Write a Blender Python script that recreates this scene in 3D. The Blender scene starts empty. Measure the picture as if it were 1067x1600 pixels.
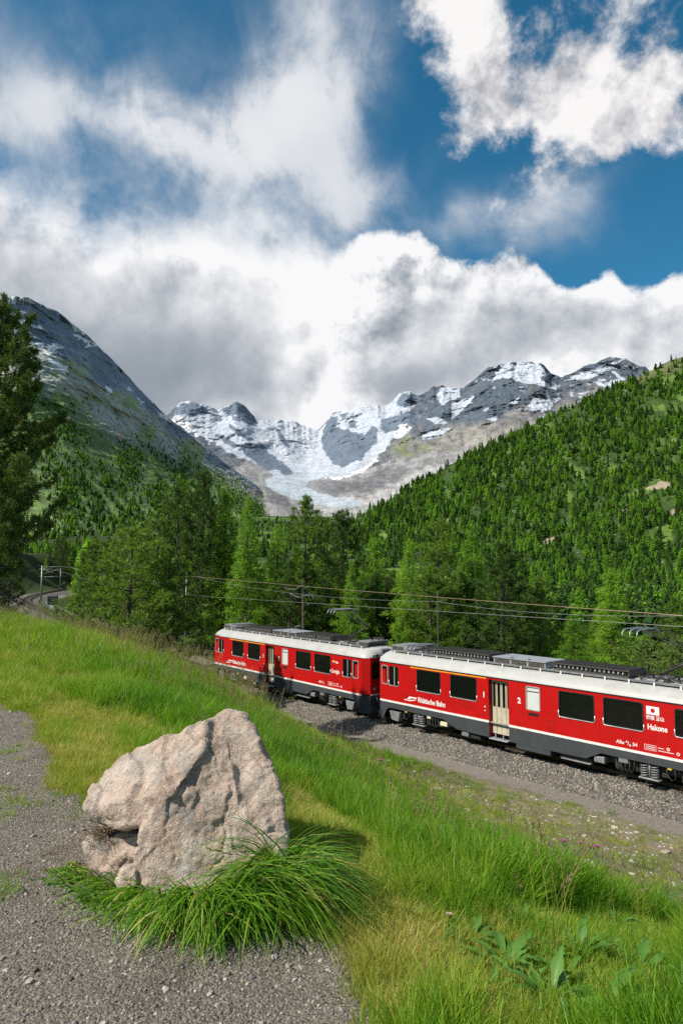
import bpy, math, random
import numpy as np
from mathutils import Vector, Matrix
from mathutils.geometry import tessellate_polygon
rad = math.radians
scene = bpy.context.scene
COL = scene.collection
random.seed(7)

# ------------------------------------------------------------------ camera
CAM = np.array([0.0, 0.0, 7.16]); PITCH = 0.0869; F = 1067.0   # rail top is z = 0
cd = bpy.data.cameras.new("camera"); cam = bpy.data.objects.new("camera", cd); COL.objects.link(cam)
cam.location = CAM; cam.rotation_euler = (math.pi / 2 + PITCH, 0, 0)
cd.sensor_fit = 'VERTICAL'; cd.sensor_height = 36; cd.lens = 36 * F / 1600
cd.clip_start = 0.05; cd.clip_end = 40000
scene.camera = cam

SUN_AZ, SUN_EL = 244.0, 46.0        # compass-like azimuth from +Y clockwise
SKY = 0.11
scene.view_settings.view_transform = 'Standard'; scene.view_settings.look = 'None'
scene.view_settings.gamma = 1; scene.view_settings.exposure = 0.35; scene.view_settings.use_curve_mapping = False
scene.render.engine = 'CYCLES'
cy = scene.cycles; cy.use_denoising = False; cy.max_bounces = 6; cy.diffuse_bounces = 3; cy.glossy_bounces = 2
cy.transmission_bounces = 4; cy.transparent_max_bounces = 24; cy.volume_bounces = 1
cy.use_adaptive_sampling = True; cy.adaptive_threshold = 0.012
cy.volume_step_rate = 4; cy.sample_clamp_indirect = 6; cy.caustics_reflective = False; cy.caustics_refractive = False

def pray(x, y):
    """world direction through photograph pixel (1067 x 1600)"""
    c, s = math.cos(PITCH), math.sin(PITCH)
    return np.array([x - 533.5, c * F - s * (800 - y), s * F + c * (800 - y)])
def azel(x, y):
    d = pray(x, y); return math.atan2(d[0], d[1]), math.asin(d[2] / np.linalg.norm(d))

# ------------------------------------------------------------------ node helpers
class S:
    """socket with arithmetic"""
    def __init__(s, k, t): s.k, s.t = k, t
    def _m(s, op, *a, clamp=False):
        n = s.t.nodes.new('ShaderNodeMath'); n.operation = op; n.use_clamp = clamp
        for i, v in enumerate((s,) + a):
            if isinstance(v, S): s.t.links.new(v.k, n.inputs[i])
            else: n.inputs[i].default_value = v
        return S(n.outputs[0], s.t)
    def __add__(s, o): return s._m('ADD', o)
    __radd__ = __add__
    def __sub__(s, o): return s._m('SUBTRACT', o)
    def __rsub__(s, o): return (s * -1) + o
    def __mul__(s, o): return s._m('MULTIPLY', o)
    __rmul__ = __mul__
    def __truediv__(s, o): return s._m('DIVIDE', o)
    def pow(s, e): return s._m('POWER', e)
    def max(s, e): return s._m('MAXIMUM', e)
    def min(s, e): return s._m('MINIMUM', e)
    def clamp(s): return s._m('ADD', 0.0, clamp=True)
    def ss(s, a, b, lo=0.0, hi=1.0):
        n = s.t.nodes.new('ShaderNodeMapRange'); n.interpolation_type = 'SMOOTHSTEP'
        s.t.links.new(s.k, n.inputs[0])
        for i, v in zip((1, 2, 3, 4), (a, b, lo, hi)):
            if isinstance(v, S): s.t.links.new(v.k, n.inputs[i])
            else: n.inputs[i].default_value = v
        return S(n.outputs[0], s.t)
def put(t, sock, v):
    if isinstance(v, S): t.links.new(v.k, sock)
    elif isinstance(v, bpy.types.NodeSocket): t.links.new(v, sock)
    elif isinstance(v, (tuple, list)) and len(v) == 3 and sock.type == 'RGBA': sock.default_value = (*v, 1)
    else: sock.default_value = v
def noise(t, vec, scale, detail=4, rough=0.5, dist=0.0, lac=2.0, col=False):
    n = t.nodes.new('ShaderNodeTexNoise'); n.inputs['Scale'].default_value = scale
    n.inputs['Detail'].default_value = detail; n.inputs['Roughness'].default_value = rough
    n.inputs['Distortion'].default_value = dist; n.inputs['Lacunarity'].default_value = lac
    if vec is not None: put(t, n.inputs['Vector'], vec)
    return n.outputs['Color'] if col else S(n.outputs['Fac'], t)
def voro(t, vec, scale, feature='F1', out='Distance', rnd=1.0):
    n = t.nodes.new('ShaderNodeTexVoronoi'); n.feature = feature; n.inputs['Scale'].default_value = scale
    n.inputs['Randomness'].default_value = rnd
    if vec is not None: put(t, n.inputs['Vector'], vec)
    return n.outputs[out] if out == 'Color' else S(n.outputs[out], t)
def mix(t, f, a, b, mode='MIX'):
    n = t.nodes.new('ShaderNodeMix'); n.data_type = 'RGBA'; n.blend_type = mode
    put(t, n.inputs[0], f); put(t, n.inputs[6], a); put(t, n.inputs[7], b); return n.outputs[2]
def xyz(t, x, y, z):
    n = t.nodes.new('ShaderNodeCombineXYZ')
    for i, v in enumerate((x, y, z)): put(t, n.inputs[i], v)
    return n.outputs[0]
def sep(t, v):
    n = t.nodes.new('ShaderNodeSeparateXYZ'); t.links.new(v, n.inputs[0]); return [S(o, t) for o in n.outputs]
def ramp(t, f, stops):
    n = t.nodes.new('ShaderNodeValToRGB'); e = n.color_ramp.elements
    while len(e) < len(stops): e.new(0.5)
    for q, (p, c) in zip(e, stops): q.position = p; q.color = (*c, 1)
    put(t, n.inputs[0], f); return n.outputs[0]
def curve(t, f, pts):
    """piecewise smooth function on 0..1"""
    n = t.nodes.new('ShaderNodeFloatCurve'); c = n.mapping.curves[0]
    n.mapping.extend = 'HORIZONTAL'
    pts = sorted(pts)
    for i, (x, y) in enumerate(pts):
        if i < 1: c.points[0].location = (x, y)
        elif i == len(pts) - 1: c.points[-1].location = (x, y)
        else: c.points.new(x, y)
    n.mapping.update(); put(t, n.inputs['Value'], f); return S(n.outputs[0], t)

# ------------------------------------------------------------------ sun and sky
sd = bpy.data.lights.new("sun", 'SUN'); so = bpy.data.objects.new("sun", sd); COL.objects.link(so)
sd.energy = 5.0; sd.angle = rad(0.5); sd.color = (1.0, 0.94, 0.85)
_a, _e = rad(SUN_AZ), rad(SUN_EL)
SUND = Vector((math.sin(_a) * math.cos(_e), math.cos(_a) * math.cos(_e), math.sin(_e)))
so.rotation_euler = SUND.to_track_quat('Z', 'Y').to_euler()
def build_sky():
    w = bpy.data.worlds.new("World"); scene.world = w; w.use_nodes = True
    t = w.node_tree; t.nodes.clear()
    out = t.nodes.new('ShaderNodeOutputWorld'); bg = t.nodes.new('ShaderNodeBackground')
    sk = t.nodes.new('ShaderNodeTexSky'); sk.sky_type = 'NISHITA'; sk.sun_disc = False
    sk.sun_elevation = rad(SUN_EL); sk.sun_rotation = rad(SUN_AZ); sk.altitude = 2000; sk.air_density = 1.0; sk.dust_density = 0.3; sk.ozone_density = 3.0
    tc = t.nodes.new('ShaderNodeTexCoord'); nv = t.nodes.new('ShaderNodeVectorMath'); nv.operation = 'NORMALIZE'
    t.links.new(tc.outputs['Generated'], nv.inputs[0]); d = nv.outputs[0]
    x, y, z = sep(t, d)
    az = x._m('ARCTAN2', y); el = z._m('ARCSINE')
    # warped direction
    def off(v, k):
        a = t.nodes.new('ShaderNodeVectorMath'); a.operation = 'SUBTRACT'; t.links.new(v, a.inputs[0]); a.inputs[1].default_value = (.5, .5, .5)
        b = t.nodes.new('ShaderNodeVectorMath'); b.operation = 'SCALE'; t.links.new(a.outputs[0], b.inputs[0]); b.inputs['Scale'].default_value = k
        return b.outputs[0]
    def vadd(a, b):
        n = t.nodes.new('ShaderNodeVectorMath'); n.operation = 'ADD'; t.links.new(a, n.inputs[0]); put(t, n.inputs[1], b); return n.outputs[0]
    wv = off(noise(t, d, 5.0, 3, .55, col=True), .16)
    wx, wy, wz = sep(t, wv)
    waz, wel = az + wx, el + wz
    wv2 = off(noise(t, d, 14.0, 4, .6, col=True), .10)
    vx, vy, vz = sep(t, wv2)
    faz, fel = waz + vx, wel + vz
    def blob(px, py, rx, ry, a=az, e=el, rot=0.0, k=1.0):
        a0, e0 = azel(px, py); ra, re = rx / F, ry / F
        da, de = a - a0, e - e0
        c, s = math.cos(rad(rot)), math.sin(rad(rot))
        u = (da * c + de * s) / ra; v = (de * c - da * s) / re
        return (u * u + v * v)._m('MULTIPLY', -1.0)._m('EXPONENT') * k
    def tot(l, a=az, e=el):
        r = None
        for b in l:
            q = blob(*b[:4], a=a, e=e, rot=b[4] if len(b) > 4 else 0, k=b[5] if len(b) > 5 else 1.0)
            r = q if r is None else r + q
        return r
    # perspective-stretched coordinates for cumulus puffs
    n_big = noise(t, d, 3.6, 10, .52, .0)
    n_puff = noise(t, d, 10.0, 11, .62, .0)
    ds = vadd(d, (-.018, -.004, .02))
    n_bigs = noise(t, ds, 3.6, 10, .52, .0)
    n_puffs = noise(t, ds, 10.0, 11, .62, .0)
    lit = ((n_puff - n_puffs) * 3.2 + (n_big - n_bigs) * 3.0)
    # ---- cumulus bank: its upper outline as elevation over azimuth
    prof = [(-700, 330), (-300, 250), (0, 205), (60, 215), (110, 232), (180, 262), (250, 262), (340, 250), (430, 270), (500, 345), (540, 398), (580, 384), (640, 356), (690, 376),
            (725, 398), (760, 392), (810, 380), (850, 402), (885, 436), (935, 408), (975, 440), (1000, 446), (1050, 418), (1150, 430), (1400, 380), (1900, 300)]
    A0, A1 = -1.3, 1.3
    pts = []
    for px, py in prof:
        # columns: use the azimuth at the given row
        a_, e_ = azel(px, py); pts.append(((a_ - A0) / (A1 - A0), e_ / 0.7))
    top = curve(t, (az + wx * .35 - A0) / (A1 - A0), pts) * 0.7
    crisp = (az).ss(azel(420, 400)[0], azel(560, 400)[0])          # soft on the left, crisp on the right
    rag = (n_puff - .5) * 1.0 + (n_big - .5) * .55
    dep = top - el                                                  # depth below the outline
    dA = dep + rag * (crisp * -.10 + .20)
    aA = dA.ss(0.0, crisp * -.115 + .13)
    # brightness of the bank
    dark = tot([(330, 545, 140, 72, 12, .62), (110, 450, 140, 34, -8, .26), (60, 570, 160, 80, 0, .30), (250, 420, 45, 30, 0, .28), (430, 445, 28, 24, 30, .3),
                (700, 500, 110, 36, 0, .7), (770, 440, 60, 24, -20, .3), (900, 520, 150, 44, 0, .95), (620, 590, 80, 55, 0, .6), (760, 575, 200, 30, 0, .7), (230, 620, 160, 60, 0, .45), (420, 610, 60, 40, 0, .2),
                (1050, 530, 40, 30, 0, .2), (-250, 500, 350, 120, 0, .7), (1350, 520, 250, 80, 0, .6)], waz, wel)
    bright = tot([(470, 650, 120, 34, 0, .22), (490, 600, 36, 110, -6, .36), (440, 400, 140, 90, 0, .16), (130, 300, 260, 60, -8, .12), (30, 270, 80, 60, 0, .1), (1045, 460, 45, 40, 0, .18), (520, 470, 60, 70, 0, .12), (640, 380, 40, 20, 0, .1)], waz, wel)
    base = dep.ss(.02, .32, 1.0, .70) + (n_big - .5) * .28 - dark * .27 + bright * .75
    vA = base + lit * (crisp * .40 + .50) * (dark.clamp() * -.55 + dep.ss(0., .2, .95, .6))
    vA = vA.max(.34).min(.97)
    gA = ramp(t, vA, [(0.0, (.05, .065, .085)), (.32, (.20, .24, .285)), (.55, (.38, .42, .47)), (.78, (.68, .70, .735)), (1.0, (.97, .97, .975))])
    # ---- torn cloud, upper right
    tr = tot([(715, 55, 80, 50, 0, .85), (760, 140, 70, 60, 0, .8), (860, 70, 110, 80, -10, .95), (960, 80, 70, 90, 0, .8), (840, 165, 110, 40, 0, .7), (925, 205, 130, 42, -18, 1.0), (720, 225, 50, 36, 60, .7), (1040, 150, 60, 30, -20, .9), (870, 285, 90, 34, 20, .6), (640, 25, 40, 34, 50, .8), (690, 20, 60, 30, 0, .6)], faz, fel)
    n_t = noise(t, d, 8.5, 11, .66, .15); n_tf = noise(t, d, 26.0, 8, .62)
    aC = (tr + (n_t - .5) * 5.0 - .62).ss(.0, 1.15)
    vC = ((n_t - .5) * 1.5 + .62 + lit * .9 + n_tf * .25 - .12 + (tr * .10)).max(.05).min(.97)
    gC = ramp(t, vC, [(0.0, (.30, .34, .40)), (.35, (.46, .47, .51)), (.65, (.70, .69, .71)), (1.0, (.96, .94, .93))])
    # ---- veils
    sv = xyz(t, waz * 4.5 + el * 2.2, waz * 2.0, el * 2.6)
    n_v = noise(t, sv, 1.8, 9, .60, .4)
    n_w = noise(t, d, 7, 8, .62, .3)
    ve = tot([(480, 60, 80, 110, 12, .70), (455, 190, 95, 90, 25, .85), (570, 110, 40, 80, -20, .55), (350, 250, 170, 80, 10, .8), (300, 190, 120, 40, 0, .35), (590, 290, 95, 45, 10, .75), (560, 360, 120, 60, 0, .6), (240, 215, 40, 28, 0, .5),
              (790, 340, 120, 38, 12, .62), (900, 310, 70, 45, 30, .5), (870, 390, 140, 30, 0, .25), (120, 110, 260, 110, 0, .34), (120, 200, 220, 45, 0, .45), (60, 165, 150, 30, 0, .2), (-300, 150, 300, 140, 0, .5)], waz, wel)
    aB = (ve * ((n_v - .5) * 1.6 + (n_w - .5) * 2.6 + .80)).ss(.0, 1.1)
    gB = mix(t, (ve * .6 + (n_v - .5)).clamp(), (.50, .56, .64), (.84, .85, .87))
    # outside the picture: a broken cumulus sky carries on
    behind = (az * az).ss(.55, .95)
    n_o = noise(t, d, 3.2, 8, .58, .3)
    over = el.ss(.72, 1.0).max(behind)
    aO = (n_o - .47).ss(.0, .12) * over
    # ---- clear sky, deepened as by a polarising filter
    hs = t.nodes.new('ShaderNodeHueSaturation'); hs.inputs['Hue'].default_value = 0.477; hs.inputs['Saturation'].default_value = 1.28; hs.inputs['Value'].default_value = 1.0
    t.links.new(sk.outputs[0], hs.inputs['Color'])
    sc_ = mix(t, 1.0, hs.outputs[0], (SKY * SKYMUL,) * 3, 'MULTIPLY')
    c = mix(t, aB * .92, sc_, gB)
    c = mix(t, aO * .9, c, (.62, .64, .67))
    c = mix(t, aC, c, gC)
    c = mix(t, aA * (behind * -1 + 1.0), c, gA)
    t.links.new(c, bg.inputs['Color']); bg.inputs['Strength'].default_value = 0.80
    t.links.new(bg.outputs[0], out.inputs[0])
    w.cycles.sampling_method = 'MANUAL'; w.cycles.sample_map_resolution = 512
SKYMUL = 1.12
build_sky()
# ------------------------------------------------------------------ numpy noise
def _hash(ix, iy, iz, seed):
    h = (ix.astype(np.uint32) * np.uint32(374761393) + iy.astype(np.uint32) * np.uint32(668265263)
         + iz.astype(np.uint32) * np.uint32(2147483647 - 1274126177) + np.uint32(seed * 1013904223 & 0xffffffff))
    h = (h ^ (h >> np.uint32(13))) * np.uint32(1274126177)
    h = (h ^ (h >> np.uint32(16))) * np.uint32(2246822519)
    h = h ^ (h >> np.uint32(15))
    return h.astype(np.float64) / 4294967295.0
def vnoise(P, seed=0):
    P = np.asarray(P, float); i = np.floor(P).astype(np.int64); f = P - i; f = f * f * f * (f * (f * 6 - 15) + 10)
    r = 0
    for dx in (0, 1):
        wx = f[..., 0] if dx else 1 - f[..., 0]
        for dy in (0, 1):
            wy = f[..., 1] if dy else 1 - f[..., 1]
            for dz in (0, 1):
                wz = f[..., 2] if dz else 1 - f[..., 2]
                r = r + wx * wy * wz * _hash(i[..., 0] + dx, i[..., 1] + dy, i[..., 2] + dz, seed)
    return r * 2 - 1
ROT = np.array([[.8, .6, 0], [-.48, .64, .6], [.36, -.48, .8]])
def fbm(P, oct=5, gain=.5, seed=0, ridge=False):
    P = np.asarray(P, float); a, r, tot_ = 1.0, 0, 0
    for k in range(oct):
        n = vnoise(P, seed + k * 7)
        if ridge: n = 1 - 2 * np.abs(n)
        r = r + a * n; tot_ += a; a *= gain; P = (P @ ROT.T) * 2.03 + 11.3
    return r / tot_
def P2(x, y, k=1.0, z=0.0): return np.stack([x * k, y * k, np.zeros_like(x) + z], -1)
def sst(x, a, b):
    t = np.clip((x - a) / (b - a), 0, 1); return t * t * (3 - 2 * t)

# ------------------------------------------------------------------ mesh helpers
np.seterr(all='ignore')
def mesh(name, V, faces, mat=None, smooth=False, mids=None):
    """faces: list of int arrays (m,k)"""
    me = bpy.data.meshes.new(name); V = np.asarray(V, np.float32)
    faces = [np.asarray(f, np.int32) for f in faces if len(f)]
    me.vertices.add(len(V)); me.vertices.foreach_set('co', V.ravel())
    nl = sum(f.size for f in faces); nf = sum(len(f) for f in faces)
    me.loops.add(nl); me.polygons.add(nf)
    me.loops.foreach_set('vertex_index', np.concatenate([f.ravel() for f in faces]))
    tot_ = np.concatenate([np.full(len(f), f.shape[1], np.int32) for f in faces])
    st = np.concatenate([[0], np.cumsum(tot_)[:-1]]).astype(np.int32)
    me.polygons.foreach_set('loop_start', st); me.polygons.foreach_set('loop_total', tot_)
    me.polygons.foreach_set('use_smooth', np.broadcast_to(np.asarray(smooth, bool), (nf,)).copy())
    for m in (mat if isinstance(mat, (list, tuple)) else [mat] if mat else []): me.materials.append(m)
    if mids is not None: me.polygons.foreach_set('material_index', np.asarray(mids, np.int32))
    me.update(calc_edges=True); me.validate()
    return me
def attr(me, name, vals, kind='FLOAT'):
    a = me.attributes.new(name, kind, 'POINT')
    v = np.asarray(vals, np.float32)
    a.data.foreach_set({'FLOAT': 'value', 'FLOAT_COLOR': 'color', 'FLOAT_VECTOR': 'vector'}[kind], v.ravel())
def obj(name, me, parent=None, loc=None, rot=None, **tags):
    o = bpy.data.objects.new(name, me); COL.objects.link(o)
    if parent is not None: o.parent = parent
    if loc is not None: o.location = loc
    if rot is not None: o.rotation_euler = rot
    for k, v in tags.items(): o[{'cat': 'category'}.get(k, k)] = v
    return o
def empty(name, loc=(0, 0, 0), rz=0, **tags):
    return obj(name, None, None, loc, (0, 0, rz), **tags)
def dup(root, loc=None, rot=None, scale=None, **tags):
    r = root.copy(); COL.objects.link(r)
    if loc is not None: r.location = loc
    if rot is not None: r.rotation_euler = rot
    if scale is not None: r.scale = scale
    for k, v in tags.items(): r[{'cat': 'category'}.get(k, k)] = v
    for ch in root.children:
        c = ch.copy(); COL.objects.link(c); c.parent = r
        for g in ch.children:
            d = g.copy(); COL.objects.link(d); d.parent = c
    return r
def grid_faces(nu, nv):
    i = np.arange(nu * nv).reshape(nu, nv)
    return np.stack([i[:-1, :-1], i[1:, :-1], i[1:, 1:], i[:-1, 1:]], -1).reshape(-1, 4)

class MB:
    """collects simple solids into one mesh"""
    def __init__(s): s.V = []; s.T = []; s.Q = []; s.n = 0; s.ft = []; s.fq = []
    def add(s, V, T=(), Q=(), sm=False):
        V = np.asarray(V, float).reshape(-1, 3); s.V.append(V)
        if len(T): s.T.append(np.asarray(T, int).reshape(-1, 3) + s.n); s.ft.append(np.full(len(T), False))
        if len(Q): s.Q.append(np.asarray(Q, int).reshape(-1, 4) + s.n); s.fq.append(np.full(len(Q), sm))
        s.n += len(V); return s
    def box(s, a, b, bev=0.0):
        x0, y0, z0 = a; x1, y1, z1 = b
        if bev <= 0:
            V = [(x0, y0, z0), (x1, y0, z0), (x1, y1, z0), (x0, y1, z0), (x0, y0, z1), (x1, y0, z1), (x1, y1, z1), (x0, y1, z1)]
            return s.add(V, Q=[(0, 3, 2, 1), (4, 5, 6, 7), (0, 1, 5, 4), (1, 2, 6, 5), (2, 3, 7, 6), (3, 0, 4, 7)])
        # chamfered box by convex rings
        P = []
        for zz, k in ((z0, bev), (z0 + bev, 0), (z1 - bev, 0), (z1, bev)):
            q = bev
            P += [(x0 + q + k * .5, y0 + k, zz), (x1 - q - k * .5, y0 + k, zz), (x1 - k, y0 + q + k * .5, zz), (x1 - k, y1 - q - k * .5, zz),
                  (x1 - q - k * .5, y1 - k, zz), (x0 + q + k * .5, y1 - k, zz), (x0 + k, y1 - q - k * .5, zz), (x0 + k, y0 + q + k * .5, zz)]
        Q = []; T = []
        for r in range(3):
            for i in range(8):
                a_, b_ = r * 8 + i, r * 8 + (i + 1) % 8; Q.append((a_, b_, b_ + 8, a_ + 8))
        for o_, rev in ((0, True), (24, False)):
            for i in range(1, 7): T.append((o_, o_ + i + 1, o_ + i) if rev else (o_, o_ + i, o_ + i + 1))
        return s.add(P, T, Q)
    def tube(s, pts, r, n=6, cap=True):
        pts = np.asarray(pts, float); m = len(pts); r = np.broadcast_to(np.asarray(r, float), (m,))
        tg = np.gradient(pts, axis=0); tg /= np.linalg.norm(tg, axis=1)[:, None] + 1e-12
        up = np.array([0, 0, 1.0]) if abs(tg[0][2]) < .9 else np.array([1.0, 0, 0])
        a0 = np.cross(tg[0], up); a0 /= np.linalg.norm(a0) + 1e-12; L_ = []
        for g_ in tg: a0 = a0 - (a0 @ g_) * g_; a0 = a0 / (np.linalg.norm(a0) + 1e-12); L_.append(a0)
        a = np.array(L_); b = np.cross(a, tg)
        th = np.arange(n) * 2 * math.pi / n
        V = pts[:, None] + r[:, None, None] * (a[:, None] * np.cos(th)[None, :, None] + b[:, None] * np.sin(th)[None, :, None])
        Q = []
        for i in range(m - 1):
            for j in range(n):
                k = (j + 1) % n; Q.append((i * n + j, i * n + k, (i + 1) * n + k, (i + 1) * n + j))
        T = []
        if cap:
            for j in range(1, n - 1): T.append((0, j + 1, j)); T.append(((m - 1) * n, (m - 1) * n + j, (m - 1) * n + j + 1))
        return s.add(V.reshape(-1, 3), T, Q, sm=True)
    def cyl(s, a, b, r, n=12): return s.tube([a, b], r, n)
    def lathe(s, c, prof, n=16, axis='z'):
        """prof: (radius, height) pairs"""
        th = np.arange(n) * 2 * math.pi / n; V = []
        for r_, h in prof:
            for q in th:
                p = (r_ * math.cos(q), r_ * math.sin(q), h)
                if axis == 'y': p = (p[0], p[2], p[1])
                if axis == 'x': p = (p[2], p[0], p[1])
                V.append((c[0] + p[0], c[1] + p[1], c[2] + p[2]))
        Q = [(i * n + j, i * n + (j + 1) % n, (i + 1) * n + (j + 1) % n, (i + 1) * n + j) for i in range(len(prof) - 1) for j in range(n)]
        return s.add(V, Q=Q, sm=False)
    def prism(s, loops, f, d, ):
        """loops: 2D loops (outer, then holes); f(u, v) -> point; d: thickness vector"""
        tris = tessellate_polygon([[Vector((u, v, 0)) for u, v in L] for L in loops])
        flat = [p for L in loops for p in L]; n = len(flat)
        A = np.array([f(u, v) for u, v in flat], float); B = A + np.asarray(d, float)
        T = [(a, b, c) for a, b, c in tris] + [(n + a, n + c, n + b) for a, b, c in tris]; Q = []; o_ = 0
        for L in loops:
            m = len(L)
            for i in range(m):
                a_, b_ = o_ + i, o_ + (i + 1) % m; Q.append((a_, b_, b_ + n, a_ + n))
            o_ += m
        return s.add(np.vstack([A, B]), T, Q)
    def me(s, name, mat, smooth=False):
        V = np.vstack(s.V)
        fs = []
        if s.T: fs.append(np.vstack(s.T))
        if s.Q: fs.append(np.vstack(s.Q))
        fl = np.concatenate(s.ft + s.fq)
        return mesh(name, V, fs, mat, fl | bool(smooth))
    def obj(s, name, mat, parent=None, smooth=False, **tags): return obj(name, s.me(name, mat, smooth), parent, **tags)
def rrect(x0, z0, x1, z1, r, n=4):
    P = []
    for cx_, cz_, a0 in ((x1 - r, z0 + r, -90), (x1 - r, z1 - r, 0), (x0 + r, z1 - r, 90), (x0 + r, z0 + r, 180)):
        for i in range(n + 1):
            a_ = rad(a0 + 90 * i / n); P.append((cx_ + r * math.cos(a_), cz_ + r * math.sin(a_)))
    return P

# ------------------------------------------------------------------ materials
def newmat(name):
    m = bpy.data.materials.new(name); m.use_nodes = True; t = m.node_tree; t.nodes.clear()
    o = t.nodes.new('ShaderNodeOutputMaterial'); b = t.nodes.new('ShaderNodeBsdfPrincipled'); t.links.new(b.outputs[0], o.inputs[0])
    return m, t, b, o
def bump(t, b, h, strength=.5, dist=.01):
    n = t.nodes.new('ShaderNodeBump'); n.inputs['Strength'].default_value = strength; n.inputs['Distance'].default_value = dist
    put(t, n.inputs['Height'], h); t.links.new(n.outputs[0], b.inputs['Normal'])
def attrnode(t, name, kind='GEOMETRY'):
    n = t.nodes.new('ShaderNodeAttribute'); n.attribute_name = name; n.attribute_type = kind; return n
def pm(name, c, rough=.6, metal=0.0, var=.12, scale=3.0, bmp=0.0, bscale=40., bdist=.004, coat=0.0, dirt=None, dscale=2.0, spec=.5):
    m, t, b, o = newmat(name)
    tc = t.nodes.new('ShaderNodeTexCoord').outputs['Object']
    n1 = noise(t, tc, scale, 6, .6)
    dk = tuple(v * (1 - var * 2) for v in c); lt = tuple(min(1, v * (1 + var)) for v in c)
    col = mix(t, n1.ss(.3, .7), dk, lt)
    if dirt: col = mix(t, (noise(t, tc, dscale, 7, .65) - .1).ss(.38, .62) * dirt[1], col, dirt[0])
    t.links.new(col, b.inputs['Base Color'])
    put(t, b.inputs['Roughness'], (n1 * .2 + (rough - .1)).clamp()); b.inputs['Metallic'].default_value = metal
    b.inputs['Specular IOR Level'].default_value = spec
    if coat: b.inputs['Coat Weight'].default_value = coat; b.inputs['Coat Roughness'].default_value = .12
    if bmp: bump(t, b, noise(t, tc, bscale, 6, .6), bmp, bdist)
    return m
def leafmat(name, c1, c2, trans=.35, rough=.6, kind='OBJECT'):
    """foliage: colour varies from leaf to leaf and plant to plant"""
    m, t, b, o = newmat(name)
    oi = t.nodes.new('ShaderNodeObjectInfo'); ge = t.nodes.new('ShaderNodeNewGeometry')
    rnd = S(oi.outputs['Random'], t); isl = S(ge.outputs['Random Per Island'], t)
    f = (rnd * .5 + isl * .5)
    col = mix(t, f, c1, c2)
    t.links.new(col, b.inputs['Base Color']); b.inputs['Roughness'].default_value = rough
    b.inputs['Specular IOR Level'].default_value = .3
    tr = t.nodes.new('ShaderNodeBsdfTranslucent')
    t.links.new(mix(t, .5, col, mix(t, 1.0, col, (1.25, 1.3, .6), 'MULTIPLY')), tr.inputs['Color'])
    mx = t.nodes.new('ShaderNodeMixShader'); mx.inputs[0].default_value = trans
    t.links.new(b.outputs[0], mx.inputs[1]); t.links.new(tr.outputs[0], mx.inputs[2]); t.links.new(mx.outputs[0], o.inputs[0])
    return m

# ------------------------------------------------------------------ geometry-node scatter (only for what nobody could count)
def scatter(name, pts, rot, scl, protos, mat_tint=None, tint=None, **tags):
    """protos: list of meshes. one object, an instance on each point"""
    col = bpy.data.collections.new(name + "_kinds")
    for i, me in enumerate(protos): col.objects.link(bpy.data.objects.new("%s_kind" % name, me))
    me = mesh(name, pts, []) if False else bpy.data.meshes.new(name)
    me.vertices.add(len(pts)); me.vertices.foreach_set('co', np.asarray(pts, np.float32).ravel())
    attr(me, 'rot', rot, 'FLOAT_VECTOR'); attr(me, 'scl', scl, 'FLOAT_VECTOR' if np.ndim(scl) == 2 else 'FLOAT')
    if tint is not None: attr(me, 'tint', tint)
    o = obj(name, me, **tags)
    g = bpy.data.node_groups.new(name, 'GeometryNodeTree')
    g.interface.new_socket('Geometry', in_out='INPUT', socket_type='NodeSocketGeometry'); g.interface.new_socket('Geometry', in_out='OUTPUT', socket_type='NodeSocketGeometry')
    gi = g.nodes.new('NodeGroupInput'); go = g.nodes.new('NodeGroupOutput')
    ci = g.nodes.new('GeometryNodeCollectionInfo'); ci.inputs['Collection'].default_value = col
    ci.inputs['Separate Children'].default_value = True; ci.inputs['Reset Children'].default_value = True
    ip = g.nodes.new('GeometryNodeInstanceOnPoints'); ip.inputs['Pick Instance'].default_value = True
    def na(n_, dt):
        a = g.nodes.new('GeometryNodeInputNamedAttribute'); a.data_type = dt; a.inputs['Name'].default_value = n_; return a.outputs['Attribute']
    e2r = g.nodes.new('FunctionNodeEulerToRotation'); g.links.new(na('rot', 'FLOAT_VECTOR'), e2r.inputs[0])
    rv = g.nodes.new('FunctionNodeRandomValue'); rv.data_type = 'INT'; rv.inputs['Min'].default_value = 0; rv.inputs['Max'].default_value = len(protos) - 1
    for a_ in rv.inputs:
        if a_.name == 'Min' and a_.type == 'INT': a_.default_value = 0
        if a_.name == 'Max' and a_.type == 'INT': a_.default_value = len(protos) - 1
    g.links.new(gi.outputs[0], ip.inputs['Points']); g.links.new(ci.outputs[0], ip.inputs['Instance'])
    g.links.new([q for q in rv.outputs if q.type == 'INT'][0], ip.inputs['Instance Index'])
    g.links.new(e2r.outputs[0], ip.inputs['Rotation'])
    g.links.new(na('scl', 'FLOAT_VECTOR' if np.ndim(scl) == 2 else 'FLOAT'), ip.inputs['Scale'])
    g.links.new(ip.outputs[0], go.inputs[0])
    md = o.modifiers.new('scatter', 'NODES'); md.node_group = g
    return o
rng = np.random.default_rng(5)
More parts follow.
